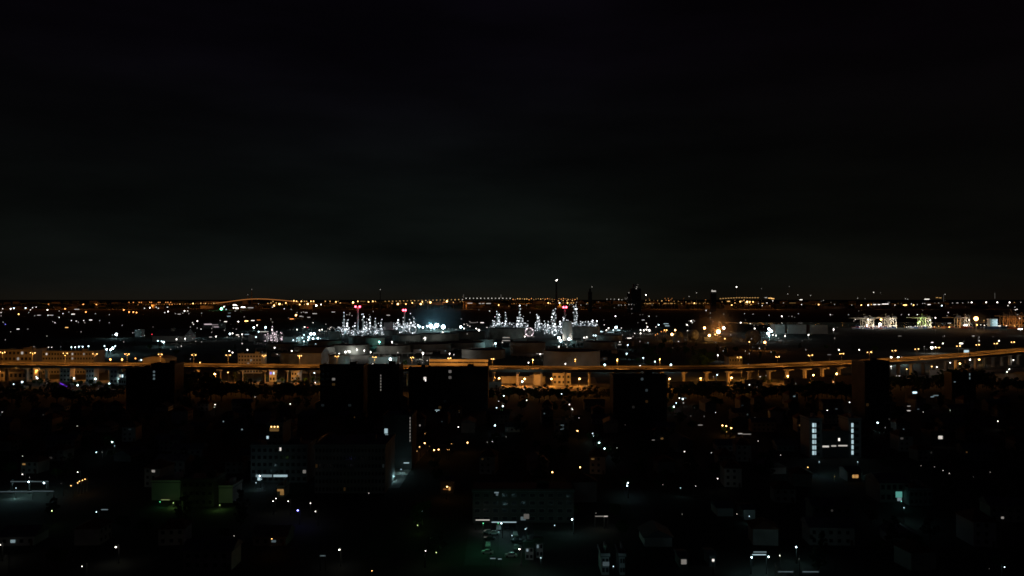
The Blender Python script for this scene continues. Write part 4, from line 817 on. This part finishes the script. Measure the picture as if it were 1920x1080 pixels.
# ------------------------------------------------------------------ trees
def tree_mesh(seed, hgt, wid, flat, leaf, n_cl, per):
    r = random.Random(seed); tr = MB(); th = hgt * .26
    tr.tube((0, 0, 0), (r.uniform(-.3, .3), r.uniform(-.3, .3), th), .34, .2, bark, 7); cr_ = MB()
    limbs = []
    for k in range(6):
        a = k * 1.05 + r.uniform(-.3, .3); e = (math.cos(a) * wid * r.uniform(.25, .4), math.sin(a) * wid * r.uniform(.25, .4), th + hgt * r.uniform(.12, .4)); tr.tube((0, 0, th * r.uniform(.7, 1)), e, .14, .05, bark, 5); limbs.append(e)
    vs = []; fs = []
    for k in range(n_cl):
        a = r.uniform(0, 6.28); u = math.sqrt(r.random()); zz = r.uniform(-1, 1); rad = wid / 2 * u * math.sqrt(max(.05, 1 - zz * zz * .85)) * r.uniform(.75, 1.15)
        cx, cy_, cz = rad * math.cos(a), rad * math.sin(a), th + hgt * .36 + zz * hgt * .34 * flat
        cs = r.uniform(.6, 1.3) * wid * .11
        for j in range(per):
            d = Vector((r.gauss(0, 1), r.gauss(0, 1), r.gauss(0, .7))); d = d / (d.length + .001) * cs * r.uniform(.4, 1.0); p = Vector((cx, cy_, cz)) + d
            nrm = Vector((r.gauss(0, 1), r.gauss(0, 1), r.gauss(.5, 1))).normalized(); t1 = nrm.orthogonal().normalized(); t2 = nrm.cross(t1); s = r.uniform(.22, .45)
            b_ = len(vs); vs += [p - t1 * s, p - t2 * s * .6, p + t1 * s, p + t2 * s * .6]; fs.append((b_, b_ + 1, b_ + 2, b_ + 3))
    cr_.add(vs, fs, leaf)
    return tr, cr_
def mesh_of(mb, name): o = mb.build(name); me = o.data; bpy.data.objects.remove(o); return me
TT = []
for s, (h, wd, fl, lf) in enumerate([(10, 9, 1.0, leafA), (13, 10, 1.1, leafB), (8, 8, .8, leafA), (12, 7, 1.4, leafB)]):
    a, c = tree_mesh(40 + s, h, wd, fl, lf, 42, 46); TT.append((mesh_of(a, 'trunk'), mesh_of(c, 'crown'), h))
def tree(x, y, sc, label, group, k=None):
    k = R.randrange(4) if k is None else k
    t = thing('tree', label, 'tree', (x, y, 0), R.uniform(0, 6.28), group); t.scale = (sc, sc, sc * R.uniform(.9, 1.15))
    for nm, me in (('trunk', TT[k][0]), ('crown', TT[k][1])): o = bpy.data.objects.new(nm, me); COL.objects.link(o); o.parent = t
    return t
# dark tree line in front of the expressway (px, top row, distance)
tl = []
x = 330.0
while x < 600: tl.append((x, 719 + R.uniform(-4, 5) - (14 if x < 400 else 0), 700)); x += R.uniform(7, 11)
x = 905.0
while x < 1150: tl.append((x, 727 + R.uniform(-6, 5), 690)); x += R.uniform(8, 12)
x = 1250.0
while x < 1640: tl.append((x, 722 + R.uniform(-3, 5) - (x - 1250) * .012, 700)); x += R.uniform(7, 11)
x = 1670.0
while x < 1920: tl.append((x, 706 - max(0, 22 - abs(x - 1815) * .35) + R.uniform(-3, 3) + (x - 1740) * .02, 760)); x += R.uniform(7, 10)
x = 0.0
while x < 240: tl.append((x, 727 + R.uniform(-4, 4), 690)); x += R.uniform(8, 12)
for i, (x, yt, D) in enumerate(tl):
    D += R.uniform(-25, 25); p = at_d(x, yt, D); k = R.randrange(4); sc = max(.55, p.z / (TT[k][2] * .98))
    tree(p.x, p.y, sc, f"dark leafy tree, {nth(i % 99)} from the left in the {'row' if i < 99 else 'further row'} before the expressway", 'trees in front of the expressway', k)
# the tall tree clump right of the tanks and small groups catching lamp light
grp = [(1168, 650, 9), (1155, 668, 6), (1175, 668, 6), (1185, 670, 7), (1196, 674, 7), (1205, 668, 12), (1215, 680, 8), (1192, 655, 12), (1210, 652, 14), (1225, 655, 14), (1240, 652, 14), (1182, 645, 10), (1255, 660, 13), (1270, 655, 12), (1285, 660, 14), (1300, 662, 14), (1318, 662, 14), (1308, 690, 24), (1316, 690, 26), (1300, 692, 20), (1335, 668, 12), (1040, 648, 7), (1052, 648, 7), (1060, 647, 6),
       (1075, 646, 7), (1085, 645, 7), (1092, 643, 6), (735, 672, 9), (760, 680, 8), (785, 684, 8), (800, 690, 6), (1425, 668, 10), (1450, 665, 10), (1360, 660, 12), (1380, 655, 12), (1345, 655, 12), (1230, 668, 10), (1290, 678, 10), (1245, 640, 12), (1262, 645, 10), (1285, 644, 9), (1305, 645, 8), (1550, 650, 10), (1600, 652, 12), (1640, 655, 12), (1500, 650, 10),
       (420, 660, 9), (440, 650, 8), (400, 672, 8), (350, 668, 9), (330, 660, 10), (300, 655, 10), (280, 650, 9), (250, 645, 9), (1215, 664, 18), (1222, 672, 16)]
for i, (x, yb, hh) in enumerate(grp):
    p = at_z(x, yb + 6, 0); k = i % 4
    tree(p.x, p.y, hh / TT[k][2], f"tree behind the expressway, {nth(i)} planted among tanks and works", 'trees behind the expressway', k)
# trees by lamps in the green-lit park on the left and in streets
gl = [(50, 722), (64, 716), (76, 718), (88, 721), (35, 727), (20, 731), (132, 717), (140, 720), (150, 718), (158, 731), (170, 719), (188, 721), (200, 726), (212, 729), (220, 728), (100, 728), (128, 726), (176, 728),
      (404, 714), (440, 712), (460, 712), (498, 712), (520, 711), (530, 713), (556, 713), (572, 713), (588, 711), (600, 713), (745, 713), (755, 713), (1330, 722), (1350, 724), (1370, 722), (1430, 716), (1445, 716), (1412, 718),
      (1050, 748), (1044, 744), (938, 752), (948, 756), (940, 772), (950, 776), (1105, 822), (1118, 833), (1128, 845), (1140, 852), (1118, 822), (1172, 915), (1186, 912), (786, 965), (782, 985), (795, 960), (800, 1040), (820, 1042), (1270, 762), (1258, 772), (1240, 920), (1355, 810), (1375, 812), (1880, 1068), (100, 965), (930, 830), (921, 833)]
for i, (x, yb) in enumerate(gl):
    p = at_z(x + R.uniform(-2, 2), yb + 4, 0); k = R.choice((0, 2, 0, 2, 1)); D = p.y
    tree(p.x, p.y, R.uniform(.5, .8), f"lamp-lit green tree, {nth(i)} standing near a street lamp", 'small trees near street lamps', k)

# ------------------------------------------------------------------ foreground buildings with features
def panes(px, ys, w, h, c, b, k): return [(px + d, y, w * .44, h, c, b, k * (.55 + .15 * R.randrange(4))) for y in ys for d in (-w * .26, w * .26)]
block(1518, 1542, 788, 858, 'left wing of the block with two lit stairwells', wallw, 14, 6, 1, stair=panes(1526.5, (797, 807.5, 818, 828.5, 839, 849), 7.5, 7.2, 'c', 1, 1.0))
block(1542, 1592, 812, 858, 'low link between the two lit stairwell wings', wallg, 10, stair=[(1548, 837, 12, 3.0, 'w', 1, .8), (1563, 836, 9, 2.4, 'w', 1, .6), (1580, 835.5, 17, 2.2, 'w', 1, .7), (1573, 824, 3, 5, 'w', 2, .7)])
block(1592, 1615, 788, 858, 'right wing of the block with two lit stairwells', wallw, 14, 6, 1, stair=panes(1598, (797, 807.5, 818, 828.5, 838.5, 848.5), 4.0, 7.4, 'c', 1, 1.0))
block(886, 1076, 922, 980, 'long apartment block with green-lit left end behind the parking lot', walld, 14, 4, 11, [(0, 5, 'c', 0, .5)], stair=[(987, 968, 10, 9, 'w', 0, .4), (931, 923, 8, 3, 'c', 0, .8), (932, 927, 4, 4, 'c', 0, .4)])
block(470, 576, 838, 905, 'open-framed building lit from its foot with teal light', wallg, 16, 5, 10, [(1, 9, 'w', 0, .6), (0, 1, 'c', 1, .8)], stair=[(495, 892, 30, 4.5, 'c', 0, .9), (526, 892, 26, 4, 'c', 1, .6), (526, 842, 3, 6, 'w', 1, 1)])  # teal light at the foot is put in as glowing panes
block(500, 530, 797, 900, 'narrow tower with three warm balcony lamps', wallg, 14, 7, 3, stair=[(509, 800, 2, 2, 'y', 3, 1), (515, 800, 2, 2, 'y', 3, 1), (521, 800, 2, 2, 'y', 3, 1), (514.5, 805, 17, 7, 'y', 0, .45), (502, 820, 4, 5, 'c', 1, .9)])  # warm light on the balcony is put in as a glowing pane
block(590, 722, 838, 925, 'very large dim block with faint long facade', wallg, 30, 6, 20, [])
block(718, 772, 782, 880, 'tall block with stacked bluish windows and a dotted edge', walld, 20, 0, 0, stair=[(724, 808, 6, 9, 'c', 1, .6), (725, 816, 5, 3, 'c', 1, .9), (726, 822, 2, 5, 'c', 1, .9)] + [(769, 784 + k * 6, 1.4, 3.8, 'w', 0, .9) for k in range(8)])
block(284, 338, 905, 938, 'pale wall washed by green light left of the dark square block', wallw, 12)
block(340, 400, 902, 950, 'dark square block between two green-washed walls', walld, 14, 3, 5)
block(401, 436, 915, 943, 'pale wall washed by green light right of the dark square block', wallw, 12)
block(1650, 1705, 905, 942, 'dim gabled house with a teal-lit stairwell window', wallp, 14, 2, 5, stair=[(1685, 927, 12, 11, 't', 0, 1.2), (1686, 936, 8, 6, 'c', 0, .9)], roof='gable')
block(1705, 1748, 920, 948, 'faint grey house right of the teal window', wallg, 12, 2, 5)
block(520, 533, 915, 932, 'narrow house with a warm lit wall', wallw, 8, stair=[(526, 919, 12, 4, 'y', 0, 1), (529, 924, 7, 8, 'y', 0, .8)])  # the warm lit wall is put in as glowing panes
block(480, 500, 870, 900, 'slim block left of the open-framed building', wallg, 10, 3, 2)
block(826, 850, 902, 925, 'small house with an orange-lit porch', wallp, 10, roof='gable', stair=[(838, 917, 14, 2, 'o', 0, .8), (843, 916, 3, 6, 'y', 1, .9)])
block(1745, 1780, 812, 836, 'dark house with one bright upper window', wallg, 10, 2, 4, stair=[(1763, 820, 8, 6, 'w', 1, .8)])
block(1590, 1616, 884, 903, 'small house with a warm twin window', wallg, 10, roof='gable', stair=[(1600, 893, 4, 6, 'y', 1, .7), (1606, 893, 6, 6, 'y', 1, .6)])
block(1040, 1066, 790, 815, 'dark house with two stacked cool windows', wallg, 10, 2, 3, stair=[(1054, 798, 6, 3, 'c', 0, .8), (1054, 804, 6, 3, 'c', 0, .6)])
block(1710, 1722, 731, 757, 'narrow block with a bright top-floor window', wallg, 12, 5, 2, stair=[(1715, 736, 8, 3.5, 'c', 2, .7)])
block(1785, 1830, 700, 750, 'dark block with a faint lit stair edge under the tree mound', walld, 12, 5, 6, stair=[(1818, 702, 1.6, 4, 'c', 0, .9), (1818, 709, 1.6, 4, 'c', 0, .9), (1790, 716, 3, 1.5, 'c', 0, .9)])
block(1660, 1680, 757, 790, 'dim grey block with faint squares on the right', wallp, 10, 4, 4)
block(1175, 1200, 708, 716, 'low roof with a faint light bar before the ribbed block', wallg, 10)
block(1275, 1290, 1044, 1066, 'dark house with one large pale window', wallg, 8, stair=[(1282, 1053, 10, 9, 'w', 0, .7)], roof='gable')
block(1330, 1342, 1040, 1062, 'dark house with a small bright square window', wallg, 7, stair=[(1337, 1050, 3.5, 4.5, 'w', 2, 1)], roof='gable')
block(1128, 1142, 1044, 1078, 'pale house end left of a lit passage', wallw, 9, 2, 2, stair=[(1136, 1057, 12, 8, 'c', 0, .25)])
block(1162, 1172, 1044, 1078, 'pale house end right of a lit passage', wallw, 9, 2, 2)
block(985, 1000, 1026, 1050, 'small bluish-lit house front, left of two', wallw, 8, 2, 2, [(1, 0, 'c', 0, .9)], roof='gable', name='house', cat='house')
block(1005, 1018, 1018, 1046, 'small bluish-lit house front, right of two', wallw, 8, 2, 2, [(1, 0, 'c', 0, .7)], roof='gable', name='house', cat='house')
block(1395, 1416, 955, 975, 'pale walled shed faintly lit greenish', wallw, 10, roof='gable', name='shed', cat='shed')
block(1345, 1375, 952, 968, 'low shed under the faint greenish lamp', wallw, 10, roof='gable', name='shed', cat='shed')
# bright light bars of the foreground (tube lamps, and a lit awning put in as glowing bars)
def tube_lamp(x, y, wpx, c, b, k, label, z=5.0, P=0, hp=1.3, slope=0):
    p = at_z(x, y, z); s = p.y / F; t = thing('tube_light', label, 'light', (p.x, p.y, 0))
    m = MB(); m.box((0, 0, z), (wpx * s, .25, hp * s), glow(c, b, k), 0); m.build('tube', t)
    m = MB(); m.box((0, .2, z + hp * s * .5 + .1), (wpx * s + .2, .5, .12), dsteel); m.tube((-wpx * s / 2, .3, 0), (-wpx * s / 2, .3, z), .09, .09, dsteel, 6); m.tube((wpx * s / 2, .3, 0), (wpx * s / 2, .3, z), .09, .09, dsteel, 6); m.build('bracket', t)
    if P: light(t, (0, -1, z - .8), c, P * .4, .4)
for a in [(55, 903, 70, 'c', 0, .35, 'long roof-edge light line at the left depot', 6, 700), (30, 922, 60, 'c', 0, .30, 'broad pale depot floor light below the left line', 3, 900), (80, 921, 40, 'c', 0, .3, 'thin light line at the depot wall', 4, 200),
          (905, 975, 26, 'w', 1, .7, 'bright awning light at the parking lot\'s left', 4, 150), (945, 979, 46, 'c', 1, .7, 'long lit awning put in as a glowing bar over the parking lot', 4, 300), (924, 1047, 10, 'c', 0, .8, 'short light bar low in the parking lot', 3, 0), (937, 1048, 7, 'c', 0, .9, 'second short light bar low in the parking lot', 3, 0),
          (1424, 1040, 26, 'c', 1, .8, 'bright tube between two cool lamps', 4, 120), (1425, 1035, 24, 'c', 0, .9, 'thin tube above the cool lamps', 5, 0), (1473, 1072, 28, 'c', 0, .45, 'dim long tube at the lower edge, left one', 5, 0), (1520, 1072, 30, 'c', 0, .5, 'dim long tube at the lower edge, right one', 5, 0),
          (1125, 968, 18, 'w', 0, .8, 'thin white strip light over a yard', 5, 100), (1136, 968, 7, 'w', 1, .8, 'bright short strip at the end of the yard light', 5, 40), (1388, 813, 8, 'w', 1, .6, 'short white tube right of the warm courtyard', 5, 40), (1400, 814, 16, 'w', 0, .8, 'thin white tube right of the warm courtyard', 5, 0),
          (1797, 734, 9, 'w', 2, .6, 'short slanting white tube below the mound', 5, 30), (1755, 741.5, 10, 'c', 0, .9, 'faint tube light right of the lit window block', 5, 0), (1748, 744, 6, 'c', 0, 1.2, 'short pale tube beside the faint tube', 5, 0), (1704, 761.5, 6, 'w', 0, 1.2, 'upper of two short tube lights', 5, 0), (1704, 770, 6, 'w', 1, .9, 'lower of two short tube lights', 5, 0),
          (1313, 797, 8, 'w', 0, 1.0, 'small pale tube on a dark roof', 5, 0), (1225, 825, 5, 'w', 0, .7, 'tiny pale tube alone in the dark', 5, 0), (1684, 705, 7, 'w', 2, .7, 'short bright tube before the bend', 5, 20), (1280, 746.5, 14, 'c', 0, .5, 'faint teal tube at the street corner', 5, 50),
          (820, 769, 8, 'c', 1, .6, 'bluish tube before the widest dark block', 5, 20), (196, 955.5, 12, 'c', 0, .7, 'thin bluish tube above a street lamp', 5, 0), (310, 937, 16, 'l', 0, .9, 'yellow-green strip at the foot of the green wall', 1.2, 0), (605, 1042, 10, 'c', 0, .5, 'faint tube on a near roof', 5, 0),
          (1014, 663.5, 17, 'w', 1, .6, 'pale canopy light behind the expressway left of the biggest tank', 6, 0), (762, 868, 10, 'c', 1, .8, 'bright strip at the top of the teal-lit road', 4, 120)]:
    tube_lamp(*a[:6], a[6], a[7], a[8])
def wash(x, y, z, c, P, label):
    p = at_z(x, y, z); t = thing('wash_light', label, 'lamp', (p.x, p.y, 0)); m = MB(); m.ball((0, 0, z), .16, glow(c, 2), 8, 5); m.build('bulb', t)
    m = MB(); m.tube((0, 0, 0), (0, 0, z - .15), .06, .06, dsteel, 6); m.build('post', t); light(t, (0, -.5, z + .1), c, P * .16, .3)
wash(325, 943, 2, 'l', 600, 'green lamp at the foot of the left pale wall'); wash(300, 941, 2, 'g', 160, 'green lamp at the left pale wall\'s corner'); wash(412, 947, 2, 'l', 700, 'green lamp at the foot of the right pale wall')
wash(906, 981, 10, 'g', 2300, 'green lamp before the apartment block\'s left end'); wash(934, 981, 10, 'g', 1300, 'yellow-green lamp before the apartment block'); wash(740, 893, 2, 'c', 1300, 'lamp flooding the slanted teal road')
wash(752, 880, 2, 'c', 1300, 'second lamp along the slanted teal road'); wash(985, 992, 3, 'c', 260, 'bluish lamp at the apartment block\'s middle'); wash(1040, 985, 3, 'c', 90, 'bluish lamp near the apartment block\'s right end')
wash(786, 960, 4, 'l', 260, 'yellow-green lamp in a small garden'); wash(783, 985, 3, 'l', 160, 'dim green lamp lower in the garden'); wash(818, 1036, 4, 'l', 160, 'yellowish lamp in the lower garden')
wash(1014, 1046, 6, 'c', 1100, 'lamp over the pair of small bluish houses'); wash(1405, 968, 3, 'c', 160, 'lamp by the greenish sheds'); wash(215, 836, 4, 'c', 160, 'lamp over a tiny lit yard on the left')
wash(960, 1004, 4, 'c', 700, 'lamp over the cars in the parking lot'); wash(1276, 915, 4, 'c', 200, 'lamp on a dim roof in the lower middle'); wash(1150, 1062, 4, 'c', 160, 'lamp in the passage between pale houses'); wash(1690, 940, 3, 't', 120, 'teal lamp below the stairwell window')
wash(480, 905, 3, 'c', 500, 'bluish lamp before the open-framed building'); wash(30, 915, 5, 'c', 900, 'lamp over the depot yard'); wash(1536, 866, 7, 'c', 1500, 'added light brightening the left stairwell wing'); wash(1608, 866, 7, 'c', 1500, 'added light brightening the right stairwell wing'); wash(1695, 952, 6, 'c', 700, 'lamp below the teal stairwell window')  # the two wing lights are added to brighten the walls
struct_l = gp((880, 985), (1000, 985), (1010, 1060), (870, 1060)); m = MB(); m.add([Vector((p.x, p.y, .016)) for p in struct_l], [(3, 2, 1, 0)], asphalt); struct(m.build('parking_lot_pavement'))
# cars
def car_proto(paint):
    t = bpy.data.objects.new('parked_car', None); COL.objects.link(t)
    m = MB(); pr = [(-2.1, .35), (-2.15, .75), (-1.95, .92), (-1.2, 1.0), (-.65, 1.42), (.75, 1.44), (1.45, 1.0), (2.0, .92), (2.15, .7), (2.15, .35)]; n = len(pr)
    vs = [(y_, s * (.86 if z > 1.1 else .9), z) for s in (-1, 1) for (y_, z) in pr]
    vs = [(v[0], v[1] * (.82 if v[2] > 1.3 else 1), v[2]) for v in vs]
    m.add(vs, [(i, i + 1, n + i + 1, n + i) for i in range(n - 1)] + [(0, n, 2 * n - 1, n - 1), tuple(range(n))[::-1], tuple(range(n, 2 * n))], paint); m.build('body', t)
    for s in (-1, 1):
        m = MB(); m.add([(-1.05, s * .885, 1.03), (1.25, s * .885, 1.03), (.7, s * .765, 1.37), (-.6, s * .765, 1.37)], [(0, 1, 2, 3) if s < 0 else (3, 2, 1, 0)], glassd); m.build('side_window', t)
        for xx in (-1.3, 1.3):
            m = MB(); m.tube((xx, s * .72, .32), (xx, s * .92, .32), .32, .32, rubber, 14); m.build('wheel', t)
        m = MB(); m.box((2.14, s * .6, .72), (.06, .3, .14), wallw); m.build('headlight', t)
    m = MB(); m.add([(1.42, -.72, 1.04), (1.42, .72, 1.04), (.8, .64, 1.43), (.8, -.64, 1.43)], [(0, 1, 2, 3)], glassd); m.build('windscreen', t)
    return t
paints = {'white': mat('white car paint', (.7, .7, .7), .3), 'dark': mat('dark car paint', (.03, .03, .04), .3), 'silver': mat('silver car paint', (.4, .42, .44), .3, metal=.4)}
protos = {k: car_proto(v) for k, v in paints.items()}; used = set()
for i, (x, y, k) in enumerate([(916, 1000, 'silver'), (918, 1012, 'dark'), (915, 1024, 'white'), (935, 992, 'white'), (950, 990, 'dark'), (966, 1004, 'white'), (968, 1016, 'dark'), (969, 1030, 'silver'), (914, 1038, 'white'), (958, 1044, 'white'), (926, 1002, 'white')]):
    p = at_z(x, y, 0.02); o = copy_tree(protos[k]) if k in used else protos[k]; used.add(k); o.location = p; o.rotation_euler = (0, 0, R.choice((0, 1.57, 0)) + R.uniform(-.1, .1))
    tag(o, f"{k} car parked in the lit lot, {nth(i)} in reading order", 'car', 'cars in the parking lot')

# ------------------------------------------------------------------ dim houses of the dark district
HM = {}
def house_parts(kind):
    if kind in HM: return HM[kind]
    r = random.Random(kind * 11 + 3); W = (9, 12, 8, 16)[kind % 4]; Dp = (9, 10, 12, 9)[kind % 4]; hh = (6, 3.4, 9, 6.5)[kind % 4]; wm = (wallp, wallg, wallw)[kind % 3]; rm = (roofr, roofg)[kind % 2]; out = []
    m = MB(); m.box((0, 0, hh / 2), (W, Dp, hh), wm); out.append(('wall', mesh_of(m, 'wall')))
    e = .7; k = Dp * .28; m = MB()
    hip = 0 if kind % 2 else Dp * .35
    m.add([(-W / 2 - e, -Dp / 2 - e, hh), (W / 2 + e, -Dp / 2 - e, hh), (W / 2 + e, Dp / 2 + e, hh), (-W / 2 - e, Dp / 2 + e, hh), (-W / 2 - e + hip, 0, hh + k), (W / 2 + e - hip, 0, hh + k)], [(0, 1, 5, 4), (2, 3, 4, 5), (0, 4, 3), (1, 2, 5), (3, 2, 1, 0)], rm); out.append(('roof', mesh_of(m, 'roof')))
    for fl in range(max(1, int(hh / 3))):
        for j in range(int(W / 3)):
            m = MB(); m.box((-W / 2 + 1.6 + j * 3, -Dp / 2 - .04, 1.7 + fl * 3), (1.2, .1, 1.3), glassd); out.append(('window', mesh_of(m, 'window')))
    m = MB(); m.box((W / 2 - 1, -Dp / 2 - .05, 1.0), (.9, .12, 2.0), roofr); out.append(('door', mesh_of(m, 'door')))
    HM[kind] = (out, W, Dp, hh); return HM[kind]
def lit_house_window(t, kind):
    W, Dp, hh = house_parts(kind)[1:]; fl = R.randrange(max(1, int(hh / 3))); j = R.randrange(int(W / 3)); m = MB()
    m.box((-W / 2 + 1.6 + j * 3, -Dp / 2 - .11, 1.7 + fl * 3), (R.choice((.8, 1.0, 1.6)), .05, R.choice((.8, 1.1))), glow(R.choice('wwcycy'), 0, R.choice((.06, .1, .2, .4, 1.0)))); m.build('lit_window', t)
def house(x, y, kind, rz, label, group):
    out = house_parts(kind)[0]; t = thing('house', label, 'house', (x, y, 0), rz, group)
    for nm, me in out: o = bpy.data.objects.new(nm, me); COL.objects.link(o); o.parent = t
    return t
occ = [(o.location.x, o.location.y) for o in bpy.data.objects if o.parent is None and o.type == 'EMPTY' and o.get('category') in ('building', 'house', 'tree', 'shed')]
ocl = [(o.location.x, o.location.y) for o in bpy.data.objects if o.parent is None and o.get('category') in ('street lamp', 'light', 'lamp')]
hr = random.Random(21); n_h = 0
RP = ['clay-roofed', 'grey-roofed']
D = 262.0; row = 0
while D < 690:
    half = 960 / F * D; xx = -half + hr.uniform(0, 20); col = 0
    while xx < half:
        px = xx / D * F + 960
        if all((xx - a) ** 2 + (D - b_) ** 2 > 24 ** 2 for a, b_ in occ) and all((xx - a) ** 2 + (D - b_) ** 2 > 13 ** 2 for a, b_ in ocl) and hr.random() < .85:
            kd = hr.randrange(8)
            lw = hr.random() < .25; hs = house(xx, D, kd, hr.uniform(-.15, .15) + (0 if lw else hr.choice((0, math.pi / 2))), f"{RP[kd % 2]} {'house with a lit window' if lw else 'dark house'}, {nth(col)} from left in the {nth(row)} row", 'houses in the dark district'); n_h += 1; lw and lit_house_window(hs, kd); col += 1
        xx += hr.uniform(24, 40)
    D += hr.uniform(19, 24) + D * .02; row += 1
print('houses', n_h)
hs_ = [(o.location.x, o.location.y) for o in bpy.data.objects if o.parent is None and o.get('category') == 'house']
ti = 0; spots = []
for i in range(420):
    D = 255 + 440 * hr.random() ** .8; half = 960 / F * D; xx = hr.uniform(-half, half)
    if all((xx - a) ** 2 + (D - b_) ** 2 > 20 ** 2 for a, b_ in occ) and all((xx - a) ** 2 + (D - b_) ** 2 > 11 ** 2 for a, b_ in hs_) and all((xx - a) ** 2 + (D - b_) ** 2 > 8 ** 2 for a, b_ in ocl) and ti < 170:
        spots.append((D, xx, hr.uniform(.6, 1.05))); ti += 1

spots.sort()
for D, xx, sc in spots[:26]: tree(xx, D, sc, 'dark leafy tree standing between unlit houses', 'trees between the dark houses')
mb = MB()
for D, xx, sc in spots[26:]:
    tr_, cr_, _h = TT[hr.randrange(4)]; a = hr.uniform(0, 6.28); ca, sa = math.cos(a) * sc, math.sin(a) * sc
    for me, mt in ((tr_, bark), (cr_, cr_.materials[0])):
        mb.add([(xx + v.co.x * ca - v.co.y * sa, D + v.co.x * sa + v.co.y * ca, v.co.z * sc) for v in me.vertices], [tuple(p.vertices) for p in me.polygons], mt)
o = mb.build('tree_cover'); o['kind'] = 'stuff'; o['label'] = 'dark tree cover between the houses of the district'
# ------------------------------------------------------------------ lit steam plumes, and mist volumes added for lamp glow
MI = [0]
def mist(x, y, Y, rx, ry, rz_, rgb, dens, label):
    MI[0] += 1; x = x
    q = at_d(x, y, Y); m = MB(); m.ball((0, 0, 0), 1.0, vol(f'steam {MI[0]}', rgb, dens), 24, 14); o = m.build('steam', None, q); o.scale = (rx, ry, rz_); o['kind'] = 'stuff'; o['label'] = label
s_ = dist(612, 12)
mist(812, 607, s_, 34, 30, 20, (.7, .9, 1), .004, 'dense mist added for the bright core at the biggest floodlights')
mist(812, 592, s_, 130, 80, 80, (.5, .8, 1), .0009, 'bluish mist added for the glow over the brightest floodlights')
mist(850, 628, dist(628, 10) , 560, 300, 55, (.7, .95, 1), .00028, 'faint haze over the whole refinery')
mist(585, 628, dist(632, 10), 60, 60, 40, (.7, .95, 1), .003, 'bluish mist added for the glow over the left floodlit yard')
mist(1345, 612, dist(622, 14), 70, 60, 60, (1, .85, .7), .0035, 'warm mist added for the halo over the gasworks lamps')
mist(1345, 592, dist(622, 14), 14, 12, 24, (1, .95, .88), .004, 'steam plume rising over the gasworks')
mist(1358, 588, dist(622, 14), 8, 8, 22, (1, .95, .88), .004, 'second thinner steam plume')
mist(1830, 597, PY, 45, 40, 30, (1, .8, .6), .006, 'orange mist added for the halo around the star-like port lamp')
